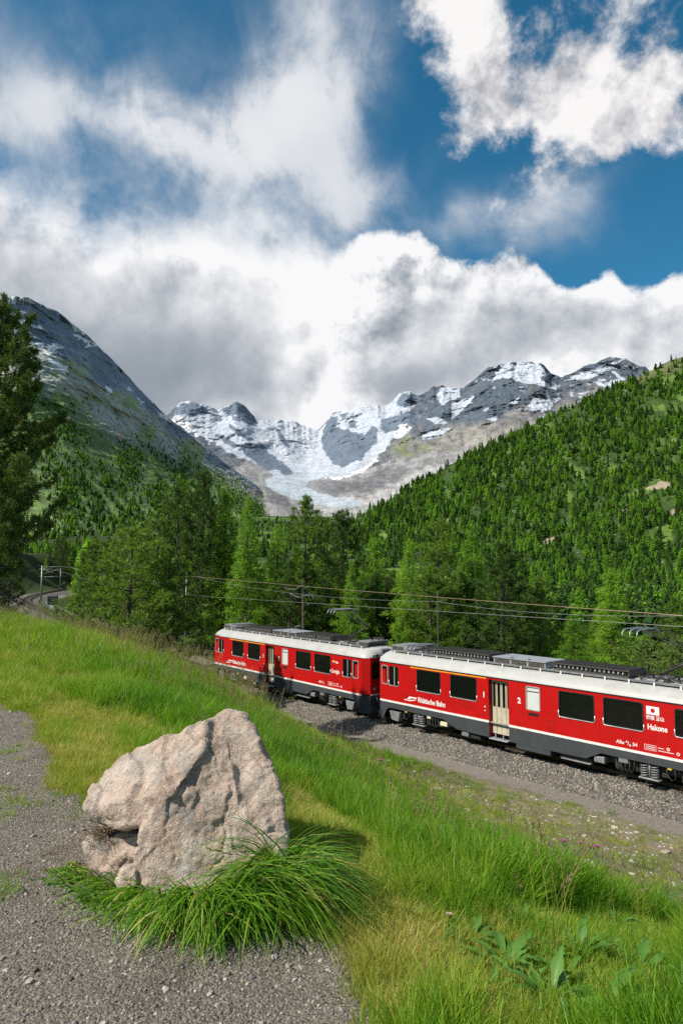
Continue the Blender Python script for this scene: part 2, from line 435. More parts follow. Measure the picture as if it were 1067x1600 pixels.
# ------------------------------------------------------------------ railway line
C2 = np.array([1.872, 33.601]); A2 = .7025; A1 = .6646; BL = 15.5; GAP = 1.386
t2 = np.array([math.sin(A2), -math.cos(A2)]); t1 = np.array([math.sin(A1), -math.cos(A1)])
n2 = np.array([math.cos(A2), math.sin(A2)]); n1 = np.array([math.cos(A1), math.sin(A1)])
C1 = C2 - GAP * (t1 + t2) / 2 - BL * t1
_pts = []
q = C2 + n2 * 1.325
for k in range(60, -1, -1): _pts.append((*(q + t2 * k), 0.0))
q1 = C1 + n1 * 1.325
e1 = q1 + t1 * BL
_pts += [(*(e1 - t1 * k), 0.0) for k in range(0, 16)]
h = math.atan2(-t1[0], -t1[1]); pos = q1.copy(); z = 0.0   # compass heading away from the camera
for k in range(1, 150):
    if k > 51: h += (1 / 45.0) if k < 51 + 52 else 0
    pos = pos + np.array([math.sin(h), math.cos(h)]); gr = 0.064 * sst(np.array(float(k)), 4, 14) if k < 52 else .04 - (.02 if k > 90 else 0)
    z += float(gr); _pts.append((pos[0], pos[1], z))
PATH = np.array(_pts)
def path_dist(x, y):
    sh = x.shape; X = np.stack([x.ravel(), y.ravel()], 1); d = np.empty(len(X)); zz = np.empty(len(X)); ii = np.empty(len(X), int)
    A = PATH[:-1, :2]; B = PATH[1:, :2]; AB = B - A; L2 = (AB ** 2).sum(1)
    for i in range(0, len(X), 20000):
        q_ = X[i:i + 20000]; tt = np.clip(((q_[:, None] - A) * AB).sum(2) / L2, 0, 1)
        dd = np.linalg.norm(q_[:, None] - (A + tt[..., None] * AB), axis=2); j = dd.argmin(1); r_ = np.arange(len(q_))
        d[i:i + 20000] = dd[r_, j]; zz[i:i + 20000] = PATH[j, 2] + tt[r_, j] * (PATH[j + 1, 2] - PATH[j, 2]); ii[i:i + 20000] = j
    return d.reshape(sh), zz.reshape(sh), ii.reshape(sh)

PA = np.array([[-60, 5.45], [-6, 5.5], [2.0, 5.5], [2.9, 5.40], [4.3, 4.85], [9, 2.75], [13, 1.1], [16.5, .05], [18.5, -.38], [22, -.5]])
PB = np.array([[-60, 6.3], [-6, 6.0], [4.4, 5.80], [7, 5.12], [8.8, 4.05], [11, 2.75], [14, 1.2], [17, .0], [18.5, -.38], [22, -.5]])
def ground(x, y, rough=True):
    x = np.asarray(x, float); y = np.asarray(y, float)
    p = x * .787 + y * .617; s = -x * .617 + y * .787
    a = np.interp(p, PA[:, 0], PA[:, 1]); b = np.interp(p, PB[:, 0], PB[:, 1])
    b = b - (np.maximum(0, s - 22) * .055) * sst(-p, -16, -8)
    k = sst(s, 4, 17); z = a * (1 - k) + b * k
    d, zt, ii = path_dist(x, y)
    far = p - 23.5
    up = zt * sst(-d, -60, -6)
    fall = -.5 - 9.5 * sst(far, 3.5, 70)
    z = np.where(p > 22, fall, z)
    late = sst(s, 28, 60)
    z = z + up * np.where(p > 22, 1, sst(p, 8, 18) * late + 0)
    # bank on the uphill side of the far curve
    left = (ii > 60 + 16 + 45) & (p < 60)
    side = np.where(ii > 110, 1.0, 0.0) * sst(s, 84, 100) * sst(-x, 38, 48) * sst(-d, -40, -25) * sst(-x / np.maximum(y, 1), .37, .43)
    z = z * (1 - side) + (zt - .5 + sst(d, 4, 18) * 7.0 * sst(-x, 50, 62)) * side
    w = sst(d, 3.2, 6.5)
    z = (zt - .5) * (1 - w) + z * w
    r = np.hypot(x, y)
    z = z + .098 * np.maximum(0, y - 300) * sst(y, 250, 600) * sst(-x, -900, 100)
    z = z + 9 * sst(r, 150, 500) * fbm(P2(x, y, 1 / 140.), 3, seed=3) * w
    if rough:
        kk = w * np.exp(-((p - 1) / 60) ** 2)
        z = z + kk * (.05 * fbm(P2(x, y, .9), 4, seed=9) + .16 * fbm(P2(x, y, .16), 3, seed=12) * sst(r, 4, 12))
    return z
def hit(px, py, rmax=400.):
    """point of the ground seen at a place of the photograph"""
    d = pray(px, py); d = d / math.hypot(d[0], d[1])
    r = np.exp(np.linspace(math.log(1.2), math.log(rmax), 2500))
    P = CAM + r[:, None] * d; g = ground(P[:, 0], P[:, 1], False); i = np.argmax(P[:, 2] < g)
    return P[i] if P[i, 2] < g[i] else None
def at(px, py, Y):
    d = pray(px, py); return CAM + d * (Y / d[1])

def poly_sd(poly, x, y):
    """signed distance to a polygon, positive inside"""
    poly = np.asarray(poly); best = np.full(x.shape, 1e9); ins = np.zeros(x.shape, bool)
    for (x0, y0), (x1, y1) in zip(poly, np.roll(poly, -1, 0)):
        dx, dy = x1 - x0, y1 - y0; t_ = np.clip(((x - x0) * dx + (y - y0) * dy) / (dx * dx + dy * dy + 1e-9), 0, 1)
        best = np.minimum(best, np.hypot(x - x0 - t_ * dx, y - y0 - t_ * dy))
        ins ^= ((y0 > y) != (y1 > y)) & (x < (x1 - x0) * (y - y0) / (y1 - y0 + 1e-12) + x0)
    return np.where(ins, best, -best)
def plane_pts(l, z=5.5):
    o_ = []
    for px, py in l:
        d = pray(px, py); k = (z - CAM[2]) / d[2]; o_.append((CAM + d * k)[:2])
    return o_
# the gravel path, as an area of the ground
GRAVEL = plane_pts([(-700, 1090), (-60, 1098), (40, 1118), (75, 1160), (100, 1215), (140, 1265), (330, 1330), (480, 1440), (560, 1482), (575, 1530), (610, 1600), (680, 1800), (760, 2300)]) + [(-1.2, -3), (-8, -4)]
DRYL = plane_pts([(0, 1075), (60, 1090), (130, 1120), (190, 1170), (260, 1180)])
def masks(x, y):
    n = fbm(P2(x, y, 1.3), 5, .6, seed=21); n2_ = fbm(P2(x, y, 4.5), 4, .6, seed=33); n3 = fbm(P2(x, y, .35), 3, seed=44)
    g = poly_sd(GRAVEL, x, y)
    gravel = sst(g + n * .22 + n2_ * .13, -.04, .10)
    p = x * .787 + y * .617; s = -x * .617 + y * .787
    d, zt, ii = path_dist(x, y)
    # short dry turf along the gravel and in a trodden line behind the boulder
    dry = sst(-np.abs(-g - .35) + n * .30 + n2_ * .2, -.62, .05)
    c = plane_pts([(452, 1225), (520, 1330), (555, 1420), (590, 1500), (640, 1640)], 5.35)
    ln = -np.min([np.hypot(x - (a_[0] + (b_[0] - a_[0]) * f_), y - (a_[1] + (b_[1] - a_[1]) * f_)) for a_, b_ in zip(c[:-1], c[1:]) for f_ in (0, .25, .5, .75)], axis=0)
    dry = np.maximum(dry, sst(ln + n * .18, -.5, -.12))
    dry = np.maximum(dry, np.clip(.62 + .45 * n + .3 * n3, .1, .95) * sst(-p + n * 1.1, -4.2, -1.8) * sst(s, 5.0, 6.6) * sst(-s, -17, -12))
    hc = plane_pts([(118, 1212)])[0]; dry = np.maximum(dry, sst(-np.hypot(x - hc[0], y - hc[1]), -.95, -.6))
    # stony open ground above the line
    bare = sst(p + n * 1.1 + n3 * 1.3, 6.2, 7.4) * sst(-s, -22, -15) * sst(d, 3.5, 3.8) * sst(-p, -22.5, -21.5)
    bare = bare * (1 - .6 * sst(n + n2_ * .6, .22, .45))
    dirt = sst(-np.abs(d - 3.05) + n * .38 + n2_ * .22, -.85, -.5)
    ball = sst(-d + n2_ * .12, -2.65, -2.45)
    return gravel, np.clip(dry, 0, 1), bare, dirt, ball

def ground_material():
    m, t, b, o = newmat('ground_surface')
    tc = t.nodes.new('ShaderNodeTexCoord').outputs['Object']
    A = {k: S(attrnode(t, k).outputs['Fac'], t) for k in ('gravel', 'dry', 'bare', 'dirt', 'ballast', 'wood')}
    n1 = noise(t, tc, 2.0, 8, .65); n2_ = noise(t, tc, 14, 8, .7); n3 = noise(t, tc, 60, 6, .7)
    soil = mix(t, (n1 * .5 + n2_ * .5).ss(.35, .65), (.03, .042, .012), (.075, .095, .025))
    dryc = mix(t, (n2_ * .6 + n3 * .4).ss(.35, .68), (.085, .085, .028), (.22, .19, .075))
    grvc = ramp(t, (voro(t, tc, 85, out='Color') and S(voro(t, tc, 85, out='Color'), t)) * .75 + n1 * .25, [(.1, (.080, .067, .052)), (.45, (.155, .135, .108)), (.75, (.235, .205, .165)), (1, (.40, .36, .30))])
    grvc = mix(t, (n1 - .0).ss(.50, .66) * .65, grvc, (.095, .072, .052))
    barc = mix(t, (n2_ * .5 + n3 * .5).ss(.40, .62), (.12, .095, .055), (.31, .265, .20))
    barc = mix(t, n1.ss(.46, .58) * .6, barc, (.115, .135, .040))
    dirc = mix(t, (n2_ * .4 + n3 * .3 + S(voro(t, tc, 34, out='Color'), t) * .3).ss(.32, .66), (.10, .088, .07), (.26, .235, .20))
    balc = ramp(t, S(voro(t, tc, 20, out='Color'), t), [(.0, (.10, .095, .085)), (.5, (.22, .21, .19)), (1, (.40, .38, .35))])
    wood = mix(t, (n1 * .5 + n2_ * .5).ss(.3, .7), (.018, .028, .008), (.05, .07, .018))
    c = mix(t, A['dry'], soil, dryc); c = mix(t, A['wood'], c, wood); c = mix(t, A['gravel'], c, grvc); c = mix(t, A['bare'], c, barc); c = mix(t, A['dirt'], c, dirc); c = mix(t, A['ballast'], c, balc)
    t.links.new(c, b.inputs['Base Color']); b.inputs['Roughness'].default_value = .92; b.inputs['Specular IOR Level'].default_value = .15
    vg = voro(t, tc, 85); vb = voro(t, tc, 20)
    hh = (1 - vg) * A['gravel'] * .010 + (1 - vb) * A['ballast'] * .05 + n2_ * .02 + n3 * .006
    bump(t, b, hh, 1.0, 1.0)
    return m
GM = ground_material()

def polar(name, r0, r1, nr, a0, a1, na, mat, dz=0.0, **tags):
    a_ = np.radians(np.linspace(a0, a1, na)); r = np.exp(np.linspace(math.log(r0), math.log(r1), nr))
    R, A_ = np.meshgrid(r, a_, indexing='ij'); x = R * np.sin(A_); y = R * np.cos(A_); z = ground(x, y) + dz
    V = np.stack([x, y, z], -1).reshape(-1, 3)
    me = mesh(name, V, [grid_faces(nr, na)[:, ::-1]], mat, True)
    g, dr, ba, di, bl = masks(x, y); p = x * .787 + y * .617
    for k, v in (('gravel', g), ('dry', dr), ('bare', ba), ('dirt', di), ('ballast', bl), ('wood', np.maximum(sst(p, 27, 30), sst(y, 30, 40) * sst(-x, 16, 22)))): attr(me, k, v.ravel())
    return obj(name, me, **tags)
polar('ground', .35, 175, 430, -80, 80, 400, GM, kind='structure')
# ground behind and beside the viewer
def back_ground():
    a_ = np.radians(np.linspace(80, 280, 60)); r = np.exp(np.linspace(math.log(.35), math.log(175), 60))
    R, A_ = np.meshgrid(r, a_, indexing='ij'); x = R * np.sin(A_); y = R * np.cos(A_)
    me = mesh('ground', np.stack([x, y, ground(x, y)], -1).reshape(-1, 3), [grid_faces(60, 60)[:, ::-1]], GM, True)
    g, dr, ba, di, bl = masks(x, y)
    for k, v in (('gravel', g), ('dry', dr), ('bare', ba), ('dirt', di), ('ballast', bl), ('wood', g * 0)): attr(me, k, v.ravel())
    obj('ground', me, kind='structure')
    V = [(.35 * math.sin(q), .35 * math.cos(q)) for q in np.linspace(0, 2 * math.pi, 24, endpoint=False)]
    zz = ground(np.array([v[0] for v in V]), np.array([v[1] for v in V]))
    me = mesh('ground', [(v[0], v[1], z_) for v, z_ in zip(V, zz)], [np.arange(24)[None, ::-1]], GM); attr(me, 'gravel', np.ones(24)); obj('ground', me, kind='structure')
back_ground()

# ------------------------------------------------------------------ far land: each slope is a relief with its own distances
def landmat(name, bscale, bdist):
    m, t, b, o = newmat(name)
    at_ = attrnode(t, 'col'); tc = t.nodes.new('ShaderNodeTexCoord').outputs['Object']
    n1 = noise(t, tc, bscale, 9, .68); n2_ = noise(t, tc, bscale * 5, 7, .7)
    k = (n1 * .45 + n2_ * .55).ss(.36, .64, .68, 1.28)
    c = mix(t, 1.0, at_.outputs['Color'], xyz(t, k, k, k), 'MULTIPLY')
    t.links.new(c, b.inputs['Base Color']); b.inputs['Roughness'].default_value = .9; b.inputs['Specular IOR Level'].default_value = .2
    bump(t, b, n1 * .7 + n2_ * .3, .9, bdist)
    return m
def gint(x, pts): return np.interp(x, [p_[0] for p_ in pts], [p_[1] for p_ in pts])
def relief(name, x0, x1, nu, nv, sky, base, D0, D1, pw, amp, sc, jag, colour, mat, oct=6, **tags):
    xa, xb = max(x0, -40), min(x1, 1110); nc_ = int(nu * .86); na_ = (nu - nc_) // 2 if x0 < xa else 0; nb2 = nu - nc_ - na_
    px = np.concatenate([np.linspace(x0, xa, na_, endpoint=False), np.linspace(xa, xb, nc_ if x1 > xb else nc_ + nb2), np.linspace(xb, x1, nb2 + 1)[1:] if x1 > xb else []])[:, None] * np.ones((1, nv)); nu = px.shape[0]; w = np.ones((nu, 1)) * (np.linspace(0, 1, nv)[None] ** .8)
    bs = base(px); xs_ = np.arange(x0 - 80, x1 + 81, 4.0); ks = np.hanning(27); ks /= ks.sum(); sm_ = np.interp(px, xs_[13:-13], np.convolve(sky(xs_), ks, 'same')[13:-13])
    sk_ = sky(px) + jag * fbm(P2(px, px * 0, .045), 5, .6, seed=71)
    py = bs + (sm_ - bs) * w + (sk_ - sm_) * sst(w, .62, 1.0)
    c, s = math.cos(PITCH), math.sin(PITCH)
    d = np.stack([px - 533.5, c * F - s * (800 - py), s * F + c * (800 - py)], -1); d = d / np.hypot(d[..., 0], d[..., 1])[..., None]
    D = D0(px) + (D1(px) - D0(px)) * w ** pw
    P = CAM + d * D[..., None]
    Q_ = np.stack([P[..., 0] / sc, P[..., 1] / sc * .22, P[..., 2] / sc * .8], -1)
    r_ = fbm(Q_, oct, .58, seed=5, ridge=True) * .8 + fbm(Q_ * .4, 3, .5, seed=15) * .6
    D = D - amp(px, w) * r_
    P = CAM + d * D[..., None]
    col = colour(px, py, w, r_, P)
    # the far side of the crest
    nb = 10; k = np.linspace(0, 1, nb + 1)[1:]
    cr = P[:, -1]; dr = cr - CAM; dr[:, 2] = 0
    B = cr[:, None] + dr[:, None] * (k * .14)[None, :, None]; B[..., 2] -= (cr[:, 2] + 30)[:, None] * (k ** .8)[None]
    V = np.concatenate([P, B], 1); cc = np.concatenate([col, np.repeat(col[:, -1:], nb, 1)], 1)
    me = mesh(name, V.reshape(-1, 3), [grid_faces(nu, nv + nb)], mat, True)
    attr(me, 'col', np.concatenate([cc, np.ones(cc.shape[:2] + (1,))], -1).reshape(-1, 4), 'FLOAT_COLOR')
    o_ = obj(name, me, **tags)
    return P, px, py, col
def bl(px, py, L):
    if np.ndim(px) and abs(np.asarray(px)).max() > 300 and np.asarray(py).max() > 400 and px.shape and px.size > 20000:
        Q_ = P2(px, py, .05); px, py = px + 16 * fbm(Q_, 5, .62, seed=601), py + 10 * fbm(Q_, 5, .62, seed=611)
    r = 0
    for b_ in L:
        x_, y_, rx, ry = b_[:4]; a_ = rad(b_[4]) if len(b_) > 4 else 0; k = b_[5] if len(b_) > 5 else 1
        dx, dy = px - x_, py - y_; u = (dx * math.cos(a_) + dy * math.sin(a_)) / rx; v = (-dx * math.sin(a_) + dy * math.cos(a_)) / ry
        r = r + k * np.exp(-(u * u + v * v) ** 1.5)
    return r
def lay(col, c, m): return col * (1 - m[..., None]) + np.array(c) * m[..., None]

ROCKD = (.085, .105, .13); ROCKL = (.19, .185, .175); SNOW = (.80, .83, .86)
SKYB = [(120, 600), (235, 672), (262, 645), (280, 630), (300, 627), (320, 634), (340, 641), (357, 631), (370, 625), (385, 636), (398, 650), (415, 654), (432, 657), (446, 660), (458, 661), (470, 667), (485, 670), (500, 672), (512, 656), (520, 645), (545, 640),
        (580, 634), (612, 628), (625, 616), (640, 611), (652, 620), (662, 618), (678, 604), (692, 600), (705, 608), (722, 606), (740, 592), (765, 574), (782, 568), (800, 562), (830, 567), (850, 572), (862, 583), (876, 589), (890, 583),
        (905, 577), (920, 571), (938, 561), (952, 560), (975, 559), (990, 566), (1008, 573), (1030, 590), (1100, 640), (1300, 640), (1600, 600)]
def col_back(px, py, w, r_, P):
    n = fbm(np.stack([px * .035, py * .05, 0 * px], -1), 6, .6, seed=81); nf = fbm(np.stack([px * .14, py * .16, 0 * px], -1), 5, .65, seed=91)
    st = fbm(np.stack([(px + py * .9) * .05, (py - px * .2) * .17, 0 * px], -1), 5, .6, seed=95)
    c = np.ones(px.shape + (3,)) * np.array(ROCKD); c = lay(c, (.13, .135, .14), sst(n + r_ * .3, -.1, .5))
    # lighter scree and alpine grass low on the right
    low = sst(py + n * 30, 655, 700) * sst(px, 560, 640)
    c = lay(c, ROCKL, low); c = lay(c, (.145, .17, .075), low * sst(nf + n, .05, .5) * sst(py, 670, 700))
    c = lay(c, (.25, .235, .21), sst(py - (700 + (px - 700) * -.25) + n * 25, -40, -5) * sst(px, 640, 720) * .8)
    # valley basin: moraine
    bas = bl(px, py, [(580, 770, 150, 42, -6), (660, 745, 90, 30, -20), (470, 780, 110, 40, 20), (430, 760, 60, 40, 30)])
    c = lay(c, (.26, .255, .25), sst(bas + nf * .3, .35, .6))
    c = lay(c, (.36, .35, .34), sst(bl(px, py, [(600, 775, 110, 10, -14), (640, 752, 80, 9, -24), (560, 790, 70, 10, 0), (520, 790, 60, 9, 8)]) + nf * .6, .45, .7))
    c = lay(c, (.15, .15, .155), sst(bl(px, py, [(530, 762, 48, 13, 0), (600, 745, 46, 12, -20), (440, 783, 40, 10, 35)]) + nf * .5, .5, .75))
    # tongue of the glacier and the icefall
    TG = [(414, 750), (432, 742), (470, 738), (540, 735), (552, 741), (505, 745), (482, 752), (478, 760), (494, 769), (524, 777), (560, 783), (566, 792), (530, 794), (490, 788), (455, 779), (432, 769), (416, 759)]
    tg = poly_sd(TG, px, py)
    tgm = sst(tg + nf * 1.6, -1.5, 1.2)
    ice = bl(px, py, [(330, 672, 60, 22, 22), (440, 690, 46, 34, 30), (405, 660, 40, 18, 20), (470, 700, 45, 34, 30), (500, 715, 40, 26, 10), (480, 675, 40, 22, 0), (545, 655, 46, 16, -8), (590, 650, 40, 18, -10), (592, 700, 34, 9, -55), (560, 730, 50, 8, -20), (620, 665, 26, 20, -30), (370, 650, 24, 10)])
    icem = sst(ice + nf * .35 + n * .3, .42, .62)
    cr = sst(fbm(np.stack([px * .22 + py * .1, py * .5, 0 * px], -1), 4, .6, seed=101), -.1, .35)
    c = lay(c, (.66, .67, .68), icem); c = lay(c, (.40, .41, .42), icem * cr * sst(py, 650, 700) * .7)
    # snowfields and cliffs, from their outlines
    def pl(L, ox, oy, k, e=2.2):
        m_ = None
        for q_ in L:
            d_ = poly_sd([(ox + a / k, oy + b / k) for a, b in q_], px, py); m_ = d_ if m_ is None else np.maximum(m_, d_)
        return m_ + e * (nf * 1.7 + st * .9)
    Z = (250, 540, 2.667); Y_ = (660, 540, 2.884)
    snow = pl([[(80, 290), (60, 200), (1067, 170), (1067, 240), (1000, 330), (955, 410), (860, 500), (790, 530), (560, 540), (480, 545), (420, 500), (340, 470), (250, 420), (180, 370)]], *Z)
    rock = pl([[(690, 320), (720, 290), (745, 290), (735, 340), (790, 352), (850, 372), (880, 335), (905, 345), (905, 400), (862, 440), (840, 475), (800, 490), (760, 510), (720, 490), (690, 455), (672, 410), (680, 360)],
               [(62, 262), (100, 240), (150, 235), (180, 255), (215, 280), (190, 285), (160, 280), (140, 300), (110, 285), (70, 290)], [(255, 270), (290, 250), (300, 233), (345, 228), (375, 265), (390, 290), (402, 332), (375, 335), (340, 312), (335, 290), (290, 290)],
               [(225, 288), (258, 290), (252, 312), (228, 312)], [(285, 320), (320, 345), (350, 370), (400, 392), (370, 397), (330, 377), (288, 342)], [(325, 410), (380, 408), (420, 400), (440, 430), (470, 460), (520, 490), (562, 532), (530, 542), (490, 520), (450, 522), (400, 490), (350, 452)],
               [(458, 333), (502, 350), (520, 390), (546, 422), (530, 428), (503, 395), (488, 360)], [(538, 288), (587, 320), (580, 337), (548, 306)], [(412, 248), (432, 258), (427, 288), (418, 284)], [(230, 370), (262, 372), (330, 420), (300, 425), (240, 385)], [(300, 290), (350, 300), (300, 315)],
               [(985, 230), (1010, 203), (1080, 195), (1080, 235), (1020, 256), (990, 250)], [(922, 310), (960, 300), (1080, 262), (1080, 332), (1000, 322), (985, 352), (940, 365), (920, 345)], [(780, 318), (822, 318), (815, 342), (790, 340)], [(745, 285), (790, 280), (760, 305)]], *Z)
    s2 = pl([[(305, 165), (330, 130), (318, 98), (355, 82), (400, 60), (450, 70), (520, 76), (562, 130), (530, 140), (540, 182), (470, 170), (400, 150), (350, 150)], [(130, 262), (235, 225), (182, 290), (130, 332)], [(85, 188), (160, 188), (170, 232), (110, 252), (85, 272), (60, 232)], [(0, 402), (60, 380), (135, 368), (60, 418), (0, 425)],
             [(20, 330), (60, 318), (112, 350), (60, 352)], [(460, 290), (500, 233), (560, 245), (618, 234), (572, 286), (530, 302)], [(640, 157), (700, 125), (750, 113), (842, 93), (802, 130), (720, 157)], [(845, 78), (920, 52), (885, 80), (850, 88)], [(850, 113), (917, 150), (850, 187), (818, 170), (882, 150)], [(540, 160), (572, 170), (562, 188), (528, 182)],
             [(275, 332), (338, 322), (332, 342)], [(750, 155), (800, 165), (840, 185), (800, 182)], [(560, 190), (620, 178), (600, 195)], [(535, 320), (580, 316), (540, 330)], [(260, 300), (310, 268), (300, 285)], [(390, 262), (440, 225), (425, 262)], [(700, 215), (760, 205), (730, 218)], [(590, 215), (640, 205), (610, 222)]], *Y_, e=1.6)
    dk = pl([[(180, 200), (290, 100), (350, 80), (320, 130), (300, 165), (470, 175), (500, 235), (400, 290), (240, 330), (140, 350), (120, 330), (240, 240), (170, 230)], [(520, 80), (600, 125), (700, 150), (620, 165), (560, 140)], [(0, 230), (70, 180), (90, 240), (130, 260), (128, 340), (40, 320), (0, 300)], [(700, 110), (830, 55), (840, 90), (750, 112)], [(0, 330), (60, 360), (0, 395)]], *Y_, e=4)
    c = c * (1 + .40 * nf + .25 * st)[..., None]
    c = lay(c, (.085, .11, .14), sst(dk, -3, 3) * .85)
    c = lay(c, (.40, .45, .49), tgm)
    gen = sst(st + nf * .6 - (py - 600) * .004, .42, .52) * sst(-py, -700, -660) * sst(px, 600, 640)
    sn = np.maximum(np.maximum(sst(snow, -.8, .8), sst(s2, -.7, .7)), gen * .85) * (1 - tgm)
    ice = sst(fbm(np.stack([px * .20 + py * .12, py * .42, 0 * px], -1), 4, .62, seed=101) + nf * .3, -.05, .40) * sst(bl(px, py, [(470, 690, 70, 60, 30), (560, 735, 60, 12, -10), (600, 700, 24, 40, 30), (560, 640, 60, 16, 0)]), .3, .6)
    c = lay(c, (.44, .475, .53), sn); c = lay(c, (.40, .42, .44), ice * sn * .75)  # snow greyed and blued in its colour, in place of distance haze
    c = lay(c, (.12, .155, .20), sst(rock, -.7, .7) * .96); c = c * (1 + .22 * nf * (1 - sn))[..., None]  # cliff rock paled toward blue: haze put into its colour
    return c
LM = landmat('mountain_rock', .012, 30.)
nb_ = lambda px: np.where(px < 640, 822, np.where(px < 760, 822 - (px - 640) * .2, 800))
D0b = lambda px: gint(px, [(100, 2600), (450, 2300), (640, 2300), (900, 3000), (1600, 3500)])
D1b = lambda px: gint(px, [(100, 6200), (480, 6800), (700, 6000), (850, 5600), (1000, 5400), (1600, 5000)])
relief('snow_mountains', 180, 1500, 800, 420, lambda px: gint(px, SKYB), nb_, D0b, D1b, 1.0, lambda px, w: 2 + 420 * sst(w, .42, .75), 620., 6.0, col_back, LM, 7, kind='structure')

SKYL = [(-900, 560), (-500, 470), (-200, 500), (-60, 478), (0, 468), (25, 464), (45, 465), (70, 478), (88, 484), (104, 496), (150, 535), (200, 588), (250, 640), (300, 682), (350, 722), (400, 757), (430, 786), (470, 812), (520, 826)]
def col_left(px, py, w, r_, P):
    n = fbm(np.stack([px * .03, py * .04, 0 * px], -1), 6, .6, seed=181); nf = fbm(np.stack([px * .12, py * .14, 0 * px], -1), 5, .65, seed=191)
    st = fbm(np.stack([(px - py * .8) * .12, (py + px * .9) * .025, 0 * px], -1), 5, .6, seed=195)     # runs with the fall of the slope
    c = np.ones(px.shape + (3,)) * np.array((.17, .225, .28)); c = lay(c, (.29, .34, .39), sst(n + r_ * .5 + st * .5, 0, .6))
    mid = gint(px, [(-900, 500), (0, 505), (80, 545), (150, 590), (220, 632), (300, 695), (420, 775)])
    m = sst(py - mid + n * 22, -6, 10); c = lay(c, (.38, .41, .35), m); c = lay(c, (.26, .34, .15), m * sst(n + st * .7, .0, .4)); c = lay(c, (.27, .26, .25), m * sst(st + nf * .4, .22, .42) * .8)
    fo = gint(px, [(-900, 560), (60, 575), (110, 600), (170, 650), (230, 668), (300, 705), (380, 745), (440, 790)])
    f_ = sst(py - fo + n * 26 - 10, -8, 30); c = lay(c, (.14, .21, .075), f_); c = lay(c, (.22, .33, .09), f_ * sst(st + n * .6, .12, .35)); c = lay(c, (.17, .17, .15), f_ * sst(-n + nf * .4, .32, .5) * .6)
    sn = bl(px, py, [(30, 468, 30, 4, 8), (15, 492, 30, 4, 16), (75, 478, 12, 3, 30), (120, 512, 22, 4, 42), (132, 532, 16, 3.5, 25), (140, 541, 12, 3, 0), (75, 552, 24, 4, 40), (92, 570, 16, 4, 25), (100, 580, 12, 3, 10), (168, 604, 8, 5, 40), (206, 612, 5, 2), (224, 628, 6, 2, 40), (-120, 500, 60, 12, 0), (-250, 520, 60, 10, 10), (172, 700 - 90, 4, 4)])
    c = lay(c, SNOW, sst(sn + nf * .4, .5, .65))
    c = lay(c, (.33, .29, .24), sst(bl(px, py, [(187, 686, 9, 12, 30), (110, 620, 4, 20, -20, .8), (127, 610, 3, 22, -20, .8), (350, 740, 4, 18, -40, .8), (400, 770, 5, 20, -30, .9), (415, 775, 10, 20, -40, .8)]) + nf * .4, .5, .7))
    return c
LPATCH = relief('rocky_mountain', -900, 500, 560, 300, lambda px: gint(px, SKYL), lambda px: gint(px, [(-900, 850), (0, 850), (200, 840), (330, 832), (520, 832)]), lambda px: gint(px, [(-900, 1100), (100, 1000), (300, 1500), (500, 2300)]), lambda px: gint(px, [(-900, 2200), (40, 2500), (250, 3200), (430, 3900), (500, 3900)]), 1.0,
                lambda px, w: 50 + 210 * sst(w, .3, .8), 330., 3.0, col_left, LM, 7, kind='structure')

SKYR = [(450, 868), (520, 835), (545, 815), (570, 803), (600, 785), (650, 757), (700, 728), (750, 702), (800, 680), (850, 655), (900, 631), (950, 609), (1000, 586), (1040, 567), (1067, 556), (1150, 515), (1300, 450), (1700, 330), (2400, 280)]
MEAD = [(780, 740, 20, 9, 0, .8), (905, 735, 20, 12, 30), (885, 770, 14, 22, 20), (960, 730, 12, 20, 20, .8), (1000, 770, 30, 8, -20, .9), (1040, 830, 16, 30, 10), (940, 800, 30, 10, -20, .7), (1020, 640, 20, 10, -25, .8), (1060, 560, 20, 10, -25, 1.2), (1045, 590, 14, 6, -25, .8), (1060, 620, 12, 10, 0, .7), (650, 840, 10, 5), (820, 790, 10, 14, 10, .7), (600, 835, 10, 4, 0, .8), (1120, 600, 60, 40, 0, .8)]
ROCKP = [(868, 846, 20, 7, 0, 1.0), (852, 852, 9, 5), (1025, 758, 20, 6, -15, .9), (1050, 802, 14, 6, -10, .8), (1055, 690, 8, 5), (700, 812, 8, 4), (585, 820, 9, 3), (975, 800, 6, 8), (1035, 880, 10, 8, 0, .6)]
def col_right(px, py, w, r_, P):
    n = fbm(np.stack([px * .02, py * .03, 0 * px], -1), 5, .6, seed=281); nf = fbm(np.stack([px * .12, py * .16, 0 * px], -1), 5, .65, seed=291)
    c = np.ones(px.shape + (3,)) * np.array((.04, .075, .015)); c = lay(c, (.08, .14, .03), sst(n + nf * .5, 0, .5))
    c = lay(c, (.11, .19, .03), sst(bl(px, py, MEAD) + nf * .5 + n * .3, .50, .80))
    top = sst(-(py - gint(px, SKYR)) + n * 14, -26, -8) * sst(px, 940, 1010); c = lay(c, (.13, .14, .06), top)
    c = lay(c, (.36, .29, .20), sst(bl(px, py, ROCKP) + nf * .8, .5, .66))
    c = lay(c, (.30, .29, .27), sst(nf - n * .4, .50, .58) * .6)
    return c
HM = landmat('forest_floor', .05, 6.)
RPATCH = relief('forested_hill', 440, 2300, 460, 230, lambda px: gint(px, SKYR), lambda px: gint(px, [(440, 905), (600, 930), (1067, 945), (2300, 980)]), lambda px: gint(px, [(440, 700), (600, 480), (1067, 430), (2300, 380)]), lambda px: gint(px, [(440, 1000), (560, 1050), (800, 1200), (1067, 1450), (2300, 1500)]), .9,
                lambda px, w: 14 + 26 * sst(w, .1, .5) * sst(1.02 - w, .0, .3), 160., 2.5, col_right, HM, 6, kind='structure')

